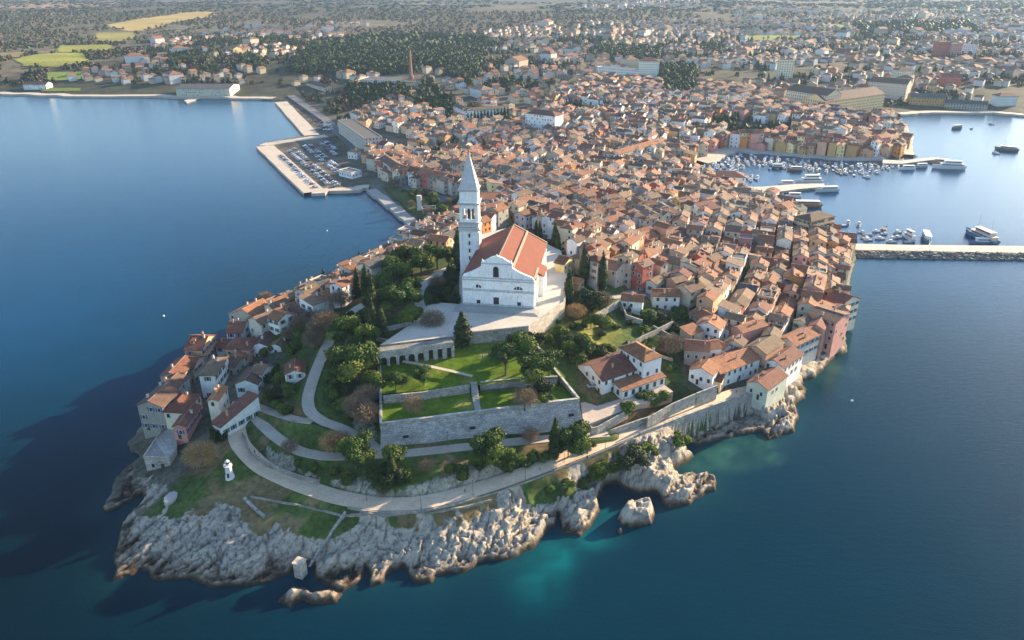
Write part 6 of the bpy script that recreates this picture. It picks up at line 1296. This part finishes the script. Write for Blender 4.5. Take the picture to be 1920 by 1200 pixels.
# ================================================================ boats
BOATS = []; bt = random.Random(77)
def hull_geo(m, L, B, H, c, deck=(.5, .45, .36), mi=0):
    """pointed bow towards +x, flat stern, flared sides, sheer rising to the bow"""
    st = [(-.5, .78, .0), (-.25, .98, 0), (.05, 1.0, .02), (.3, .72, .12), (.43, .36, .25), (.5, .02, .4)]; T, K, W_ = [], [], []
    for x, b, s in st: T.append((x * L, b * B / 2, H * (1 + s))); K.append((x * L * .93, b * B / 2 * .62, -.35)); 
    for sg in (1, -1):
        for i in range(len(st) - 1):
            a, b_, c_, d = [(p[0], sg * p[1], p[2]) for p in (K[i], K[i + 1], T[i + 1], T[i])]
            m.poly([a, b_, c_, d] if sg < 0 else [d, c_, b_, a], mi, c)
            e, f = [(p[0], sg * p[1] * .86, p[2] - .02) for p in (T[i], T[i + 1])]; m.poly([d, c_, f, e] if sg < 0 else [e, f, c_, d], mi, tuple(min(.9, v * 1.1) for v in c))
    m.poly([(K[0][0], K[0][1], -.35), (K[0][0], -K[0][1], -.35), (T[0][0], -T[0][1], H), (T[0][0], T[0][1], H)], mi, c)
    for i in range(len(st) - 1): m.poly([(T[i][0], -T[i][1] * .86, T[i][2] * .78), (T[i + 1][0], -T[i + 1][1] * .86, T[i + 1][2] * .78), (T[i + 1][0], T[i + 1][1] * .86, T[i + 1][2] * .78), (T[i][0], T[i][1] * .86, T[i][2] * .78)], mi, deck)
WHT = (.66, .66, .65)
def small_mesh(v):
    m = MB(); L = 6.2
    hc, dc = [(WHT, (.5, .45, .38)), (WHT, (.10, .20, .36)), ((.10, .22, .40), WHT), (WHT, WHT), ((.35, .30, .22), (.3, .2, .12)), (WHT, (.40, .38, .34))][v]
    hull_geo(m, L, 2.3, .85, hc, dc)
    if v in (0, 3, 5): m.prism([(-.4, -.75), (1.5, -.55), (1.5, .55), (-.4, .75)], .7, 1.75, 0, c=WHT); m.poly([(-.42, -.6, 1.1), (-.42, .6, 1.1), (-.42, .6, 1.6), (-.42, -.6, 1.6)][::-1], 1); m.poly([(1.51, -.45, 1.1), (1.51, .45, 1.1), (1.51, .45, 1.6), (1.51, -.45, 1.6)], 1)
    if v == 1: m.poly([(-2.4, -1, 1.0), (1.8, -.6, 1.1), (1.8, .6, 1.1), (-2.4, 1, 1.0)], 0, (.08, .16, .32))
    if v == 4: m.bar((0, 0, .5), (0, 0, 3.2), .06, .03, 4, 0, (.4, .3, .2))
    if v == 3: m.bar((.5, 0, .8), (.5, 0, 9), .08, .04, 4, 0, WHT); m.bar((.5, 0, 1.8), (-2.2, 0, 1.9), .07, .06, 4, 0, (.1, .15, .3))
    m.box(-L / 2 - .3, -L / 2 + .1, -.2, .2, .3, 1.1, 0, (.08, .08, .08), True)
    return m.mesh('boat', [M['hull'], M['glass']])
SM = [small_mesh(i) for i in range(6)]; SD = ['white cabin motorboat', 'white open boat with blue cover', 'blue open rowing boat', 'white sailing yacht', 'brown wooden boat', 'white half-decked boat']
def small(px, py, ang=None, s=1.0, v=None, label=None):
    v = bt.choice([0, 0, 1, 2, 3, 4, 5, 5]) if v is None else v; x, y = P(px, py, 0); o = link('boat', SM[v], None, (x, y, .05), R(ang if ang is not None else bt.uniform(0, 360)), (s, s, s)); BOATS.append(dict(o=o, desc=SD[v], p=(x, y, .5), label=label)); return o
def ship(px, py, L, ang, label, hc=WHT, decks=1, masts=0, name='ship', topc=WHT, bridge=.0):
    x, y = P(px, py, 0); rt = empty(name, (x, y, .1), R(ang)); B = L * .24; H = L * .075 + .5
    m = MB(); hull_geo(m, L, B, H, hc, (.42, .33, .24)); m.build('hull', [M['hull']], rt)
    m = MB(); m.box(-L * .42, L * .3, -B * .495, B * .495, H * .98, H * 1.04, 0, (.12, .18, .28), True) if 0 else None
    z = H * .8
    for k in range(decks):
        m = MB(); a, b = -L * (.40 - .07 * k) , L * (.24 - .09 * k); w_ = B * (.36 - .05 * k); m.prism([(a, -w_), (b, -w_ * .8), (b + .6, 0), (b, w_ * .8), (a, w_)], z, z + 2.2, 0, c=topc)
        m.box(a - .4, b + .5, -w_ - .2, w_ + .2, z + 2.2, z + 2.35, 0, WHT, True)
        for sg in (-1, 1): m.poly([(a + .5, sg * (w_ + .02), z + 1.0), (b - .4, sg * (w_ * .82 + .06), z + 1.0), (b - .4, sg * (w_ * .82 + .06), z + 1.75), (a + .5, sg * (w_ + .02), z + 1.75)][::sg], 1)
        m.build('cabin', [M['hull'], M['glass']], rt); z += 2.35
    for k in range(masts):
        m = MB(); xm = L * (.15 - .4 * k); m.bar((xm, 0, H * .8), (xm, 0, H + L * .42), .14, .06, 5, 0, (.35, .25, .15)); m.bar((xm, 0, H + 2.6), (xm - L * .22, 0, H + 2.9), .1, .07, 5, 0, (.3, .25, .2)); m.build('mast', [M['trim']], rt)
    if decks: m = MB(); m.bar((0, 0, z), (0, 0, z + 2.6), .07, .04, 4, 0, WHT); m.bar((0, -.9, z + 1.6), (0, .9, z + 1.6), .05, .05, 4, 0, WHT); m.build('antenna', [M['trim']], rt)
    m = MB()
    for sg in (-1, 1):
        for i in range(8): xx = -L * .44 + i * L * .1; m.bar((xx, sg * B * .4, H * .95), (xx, sg * B * .4, H * .95 + .9), .03, .03, 3, 0, WHT)
        m.bar((-L * .44, sg * B * .4, H * .95 + .9), (L * .26, sg * B * .4, H * .95 + .9), .03, .03, 3, 0, WHT)
    m.build('railing', [M['trim']], rt)
    BOATS.append(dict(o=rt, desc='', p=(x, y, 1), label=label, cat='ship'))
ship(1778,316,27,172,'large white excursion ferry at the outer tip of the harbour mole',decks=2)
ship(1762,306,16,170,'smaller wooden boat moored behind the large white ferry',hc=(.35,.25,.16),decks=1,topc=(.4,.3,.2))
ship(1550,359,19,186,'white motor ship with green stripe at the tip of the harbour pier',hc=(.45,.55,.55),decks=1)
ship(1516,343,22,182,'long white motor yacht on the far side of the harbour pier',decks=2)
ship(1473,347,13,182,'small white cabin ship left of the long motor yacht',decks=1)
ship(1508,387,24,176,'long brown two-masted sailing ship moored by the town quay',hc=(.30,.20,.11),masts=2,decks=1,topc=(.42,.34,.22))
ship(1466,378,16,160,'reddish wooden boat between the pier and the brown sailing ship',hc=(.34,.14,.10),decks=1,topc=(.5,.42,.35))
ship(1487,370,12,175,'short white boat just inside the harbour pier',decks=1)
ship(1737,450,20,250,'dark-hulled trawler moored at the middle of the breakwater',hc=(.12,.20,.28),decks=1,masts=1,topc=WHT,name='trawler')
ship(1838,448,27,100,'large fishing trawler with rusty deck gear at the breakwater',hc=(.07,.20,.34),decks=2,masts=2,topc=(.55,.40,.30),name='trawler')
ship(1840,457,15,178,'striped blue and white boat lying alongside the breakwater below the large trawler',hc=(.10,.2,.4),decks=1)
ship(1702,448,12,100,'white motor cruiser among the small boats at the breakwater',decks=2)
ship(1887,282,20,150,'dark fishing boat anchored alone near the right edge of the bay',hc=(.16,.15,.13),decks=1,masts=1,topc=(.4,.38,.34))
ship(1793,241,14,200,'brown fishing boat anchored in the far bay',hc=(.2,.15,.11),decks=1,topc=(.4,.36,.3))
ship(1700,318,14,180,'white boat at the middle of the harbour mole',decks=1); ship(1726,314,12,185,'grey boat right of the white one at the harbour mole',hc=(.3,.32,.34),decks=1)
ship(1490,320,13,178,'red-brown boat lying in the open inner harbour',hc=(.32,.16,.12),decks=1,topc=(.5,.4,.34)); ship(1455,315,12,176,'dark boat left of the red-brown one in the inner harbour',hc=(.12,.14,.16),decks=1)
for a, b, lab in ((1867,288,'tiny boat left of the dark fishing boat in the right bay'),(1821,241,'small dark boat right of the brown one in the far bay'),(1858,233,'small boat near the far bay quay on the right'),(1535,328,'small blue boat alone in the middle of the inner harbour'),(1625,333,'small dark boat drifting below the dense mooring rows'),(1583,326,'small white boat just below the dense mooring rows'),(1610,422,'inner boat of the pair beside the yellow quay building'),(1578,424,'boat beside the yellow quay building, left of the pair'),(1590,419,'white open boat moored off the yellow quay building'),(1658,430,'lone dark boat upright above the breakwater boats')): small(a, b, label=lab, s=1.15)
FL = [(1312,322),(1322,306),(1366,289),(1450,297),(1520,303),(1600,307),(1655,308),(1690,312),(1650,324),(1600,330),(1560,326),(1500,318),(1440,318),(1400,312),(1380,322),(1420,334),(1425,343),(1330,338)]
taken = []
tries = 0
while len(taken) < 190 and tries < 9000:
    tries += 1; a = bt.uniform(1310, 1690); b = bt.uniform(288, 344)
    if not pin(a, b, FL): continue
    x, y = P(a, b, 0)
    if any((x - u) ** 2 + (y - v) ** 2 < 22 for u, v in taken): continue
    taken.append((x, y)); small(a, b, bt.choice([60, 80, 90, 250, 270, 75]) + bt.uniform(-12, 12), bt.uniform(.8, 1.25))
for i in range(34):
    a, b = bt.uniform(1612, 1712), bt.uniform(434, 455); x, y = P(a, b, 0)
    if any((x - u) ** 2 + (y - v) ** 2 < 12 for u, v in taken): continue
    taken.append((x, y)); small(a, b, bt.choice([10, 190, 0, 180]) + bt.uniform(-12, 12), bt.uniform(.8, 1.1), v=bt.choice([0, 1, 5, 5]))
LM['outer ferry'] = (1778, 314); LM['breakwater boats'] = (1650, 445); LM['inner harbour corner'] = (1320, 315); LM['harbour mole'] = (1690, 303)
# white mooring buoys on the open sea
for a, b, lab in ((307,593,'tiny white buoy on the open water beside the north-west houses'),(613,433,'tiny white buoy on the bay off the church hill'),(1597,752,'tiny white buoy on the sea right of the shore rocks')):
    x, y = P(a, b, 0); m = MB(); m.tube(0, 0, -.3, .35, .6, .5, 8, 0, WHT); m.tube(0, 0, .35, .7, .5, .15, 8, 0, WHT); o = m.build('buoy', [M['hull']]); o.location = (x, y, 0); tag(o, lab, 'buoy')
# ================================================================ cars
CARS = []
def car_mesh(c):
    m = MB(); L, W_ = 2.15, .88
    pr = [(-L, .3), (L, .3), (L, .72), (L * .93, .85), (L * .45, .95), (L * .12, 1.42), (-L * .55, 1.45), (-L * .86, 1.0), (-L, .92)]
    for i in range(len(pr)):
        a, b = pr[i], pr[(i + 1) % len(pr)]; gl = i in (4, 6); m.poly([(a[0], -W_, a[1]), (a[0], W_, a[1]), (b[0], W_, b[1]), (b[0], -W_, b[1])][::-1], 1 if gl else 0, c)
    for sg in (-1, 1): m.poly([(p[0], sg * W_, p[1]) for p in pr][::sg], 0, c); m.poly([(-L * .7, sg * (W_ + .01), 1.02), (L * .36, sg * (W_ + .01), 1.02), (L * .1, sg * (W_ + .01), 1.36), (-L * .52, sg * (W_ + .01), 1.38)][::sg], 1)
    for x in (-1.3, 1.3):
        for sg in (-1, 1): m.poly([(x + .32 * math.cos(t), sg * (W_ + .02), .32 + .32 * math.sin(t)) for t in [i * math.pi / 4 for i in range(8)]][::sg], 2, (.03, .03, .03))
    return m.mesh('car', [M['car'], M['glass'], M['trim']])
CC_ = [('white', (.68, .68, .68)), ('silver', (.40, .41, .43)), ('dark grey', (.07, .075, .08)), ('black', (.02, .02, .022)), ('red', (.35, .03, .025)), ('blue', (.04, .1, .26))]
CMs = [car_mesh(c[1]) for c in CC_]
def car(x, y, z, yaw):
    v = bt.choice([0, 0, 0, 0, 1, 1, 1, 2, 2, 3, 4, 5]); o = link('parked_car', CMs[v], None, (x, y, z), yaw); CARS.append(dict(o=o, desc=CC_[v][0] + ' parked car', p=(x, y, z + .7)))
PK = [(522,290),(552,277),(610,266),(650,290),(660,322),(640,330),(672,345),(640,352),(592,356),(575,345),(556,322)]
u, n, L_ = frame(P(500, 280, 2), P(585, 360, 2)); o0 = P(500, 280, 2)
for r_ in range(0, 26):
    if r_ % 3 == 2: continue
    for k in range(0, 75):
        x = o0[0] + u[0] * k * 2.9 + n[0] * r_ * 5.4; y = o0[1] + u[1] * k * 2.9 + n[1] * r_ * 5.4; z = hz(x, y); a, b = px_of(x, y, z)
        if pin(a, b, PK) and bt.random() < .62 and len(CARS) < 240 and abs(a - 648) > 14 : car(x, y, z + .02, math.atan2(n[1], n[0]) + bt.choice([0, math.pi]) + bt.uniform(-.05, .05))
PK2 = [(585,225),(605,218),(625,235),(628,250),(605,250)]
for r_ in range(0, 8):
    for k in range(0, 20):
        x, y, z = G(586 + r_ * 6, 222 + k * 2.2); a, b = px_of(x, y, z)
        if pin(a, b, PK2) and bt.random() < .5: car(x, y, z + .02, bt.choice([0, math.pi]) + .5)
x, y, z = P(1112, 730, 16)[0], P(1112, 730, 16)[1], hz(*P(1112, 730, 16)); car(x, y, z + .1, .4); CARS[-1]['label'] = 'silver car parked in the yard at the left side of the white villa'
CARS[-1]['o'].data = CMs[1]
print('boats', len(BOATS), 'cars', len(CARS), 'trees', len(TREES))
# ================================================================ lamp posts along the promenade
def lamp_proto():
    rt = empty('street_lamp', (0, 0, 0)); m = MB(); m.tube(0, 0, 0, .5, .14, .12, 8); m.tube(0, 0, .5, 5.2, .07, .05, 6); m.build('pole', [M['metal']], rt); m = MB(); m.tube(0, 0, 5.2, 5.6, .12, .24, 6); m.tube(0, 0, 5.6, 5.85, .28, .05, 6); m.build('lantern', [M['metal']], rt); return rt
lp = lamp_proto(); _kids[lp.name] = list(lp.children); spots = []
for i, (a, b) in enumerate(((1220,805),(1135,842),(1102,852),(1058,868),(985,900),(887,930),(790,955),(688,940),(517,880),(487,860))): spots.append((a, b, f"{['first','second','third','fourth','fifth','sixth','seventh','eighth','ninth','tenth'][i]} iron lamp post along the promenade, counting from the sea wall"))
for i, (a, b) in enumerate(((840,838),(640,852))): spots.append((a, b, ['iron lamp post on the upper path below the bastion wall', 'iron lamp post on the upper path left of the bastion'][i]))
for i, (a, b, lab) in enumerate(spots):
    o = lp if i == 0 else copy_tree(lp); x, y, z = G(a, b); o.location = (x, y, z); tag(o, lab, 'street lamp', 'iron lamp posts along the paths')
# people strolling, a handful of pixels each
def person_mesh(top, low):
    bm_pts = [((0, 0, .95), .15), ((0, 0, 1.2), .16), ((0, 0, 1.42), .17), ((0, 0, 1.52), .07), ((0, 0, 1.66), .11), ((0, 0, 1.76), .06)]; m = MB()
    def ring(p, r, n=8, sx=1.0): return [(p[0] + r * sx * math.cos(2 * math.pi * i / n), p[1] + r * math.sin(2 * math.pi * i / n), p[2]) for i in range(n)]
    def loft(seq, c):
        Rg = [ring(p, r) for p, r in seq]
        for A, B in zip(Rg, Rg[1:]):
            for i in range(8): j = (i + 1) % 8; m.poly([A[i], A[j], B[j], B[i]], 0, c)
        m.poly(Rg[-1], 0, c)
    loft(bm_pts[:3] + [((0, 0, 1.47), .09)], top); loft([((0, 0, 1.45), .06), ((0, 0, 1.55), .08), ((0, 0.01, 1.63), .1), ((0, 0.01, 1.72), .095), ((0, 0, 1.77), .04)], (.35, .22, .15))
    for s in (-1, 1): loft([((s * .1, s * .16, .0), .05), ((s * .1, s * .12, .45), .07), ((s * .08, s * .02, .96), .11)], low); loft([((s * .27, -s * .12, .82), .035), ((s * .25, -s * .02, 1.12), .05), ((s * .19, 0, 1.42), .06)], top)
    return m.mesh('person', [M['trim']])
for i, (a, b, t, l, lab) in enumerate(((1101,862,(.03,.03,.04),(.03,.03,.05),'dark-clothed person walking on the sunlit promenade'),(1236,790,(.4,.05,.04),(.05,.06,.12),'person in a red top on the promenade near the stepped wall'),(826,600,(.05,.08,.2),(.04,.04,.05),'person in blue crossing the church square'),(905,672,(.4,.4,.4),(.05,.05,.07),'person in a light top on the upper lawn'),(1012,882,(.5,.4,.1),(.05,.05,.05),'person in a yellow jacket on the promenade below the bastion'),(872,925,(.1,.12,.1),(.1,.1,.12),'person in dark green on the promenade where the sunlight starts'),(1290,764,(.5,.5,.5),(.03,.03,.05),'person in white on the promenade beside the tall garden wall'),(1300,761,(.06,.06,.07),(.2,.15,.1),'person in black beside the one in white on the promenade'),(478,850,(.2,.2,.3),(.05,.05,.05),'person in grey-blue at the shaded promenade bend near the light tower'),(1380,738,(.35,.08,.08),(.05,.05,.08),'person in dark red at the shaded end of the promenade'))):
    x, y, z = G(a, b)
    if i == 2: x, y = P(a, b, RZ); z = RZ + .01
    if i == 3: x, y = P(a, b, 26.3); z = 26.35
    o = link('person', person_mesh(t, l), None, (x, y, z), i * 1.1); tag(o, lab, 'person')
o = BULK.build('distant_houses', [M['wall'], M['roof'], M['glass']]); tag(o, 'dense mass of small tiled houses filling the old town and mainland', 'houses', kind='stuff')
print('HOUSES', len(HOUSES), 'CAND', len(CAND), 'bulk faces', len(BULK.f), 'objs', len(S.objects))
# ================================================================ haze: even, thin sea air round the whole scene
m = MB(); m.box(-27000, 27000, -600, 27500, -6, 420, 0, bottom=True)
hm = bpy.data.materials.new('haze_air'); hm.use_nodes = True; nt = hm.node_tree
for nd in list(nt.nodes):
    if nd.type == 'BSDF_PRINCIPLED': nt.nodes.remove(nd)
pv = nt.nodes.new('ShaderNodeVolumePrincipled'); pv.inputs['Color'].default_value = (.5, .72, 1, 1); pv.inputs['Density'].default_value = .000048; pv.inputs['Anisotropy'].default_value = .2
nt.links.new(pv.outputs[0], nt.nodes['Material Output'].inputs['Volume'])
o = m.build('haze', [hm]); tag(o, 'thin bluish haze over the sea and the mainland', 'haze', kind='stuff')
# ================================================================ labels that single each thing out
def ordw(n):
    b = ['', 'nearest', 'second nearest', 'third nearest', 'fourth nearest', 'fifth nearest', 'sixth nearest', 'seventh nearest', 'eighth nearest', 'ninth nearest', 'tenth nearest', 'eleventh nearest', 'twelfth nearest']
    return b[n] if n < len(b) else f'{n}th nearest'
def autolabel(items, cat, group, lms):
    """items: dicts o, desc, p; unique label from its look plus its rank among look-alikes near a landmark"""
    byk = {}
    for it in items:
        tag(it['o'], None, cat if not it.get('cat') else it['cat'], it.get('group', group))
        if it.get('label'): tag(it['o'], it['label']); continue
        px, py = px_of(*it['p']); l = min(lms, key=lambda q: (LM[q][0] - px) ** 2 + ((LM[q][1] - py) * 1.4) ** 2)
        byk.setdefault((it['desc'], l), []).append((math.hypot(LM[l][0] - px, LM[l][1] - py), it))
    for (d, l), L in byk.items():
        L.sort(key=lambda t: t[0])
        for i, (_, it) in enumerate(L): it['o']['label'] = f"{d}, {ordw(i + 1)} such to the {l}" if len(L) > 1 else f"{d} near the {l}"
LM.update({'pink shore block': (1545, 620), 'church roof': (990, 470), 'breakwater root': (1590, 470), 'salmon shore house': (370, 665), 'beige gable house': (455, 600), 'white palace': (928, 385), 'pale green gable house': (1420, 740), 'tall pink house': (1338, 530), 'small red house': (1198, 520), 'wooden pier': (1470, 352)})
autolabel(HOUSES, 'house', 'tiled houses of the old town', ['church roof', 'pink shore block', 'breakwater root', 'salmon shore house', 'beige gable house', 'white palace', 'pale green gable house', 'tall pink house', 'small red house', 'yellow quay building', 'white villa'])
autolabel(TREES, 'tree', 'trees and shrubs of the headland', LMT)
autolabel(BOATS, 'boat', 'boats moored in the harbour', ['outer ferry', 'breakwater boats', 'inner harbour corner', 'harbour mole', 'coloured harbour front', 'wooden pier'])
autolabel(CARS, 'car', 'cars in the harbour car park', ['harbour car park'])
for it in HOUSES + TREES + BOATS + CARS:
    o = it['o']; w_ = o['label'].split()
    if len(w_) > 16: o['label'] = o['label'].replace(' such to the ', ' to ').replace(' near the ', ' near ')
print('objects', len(S.objects))
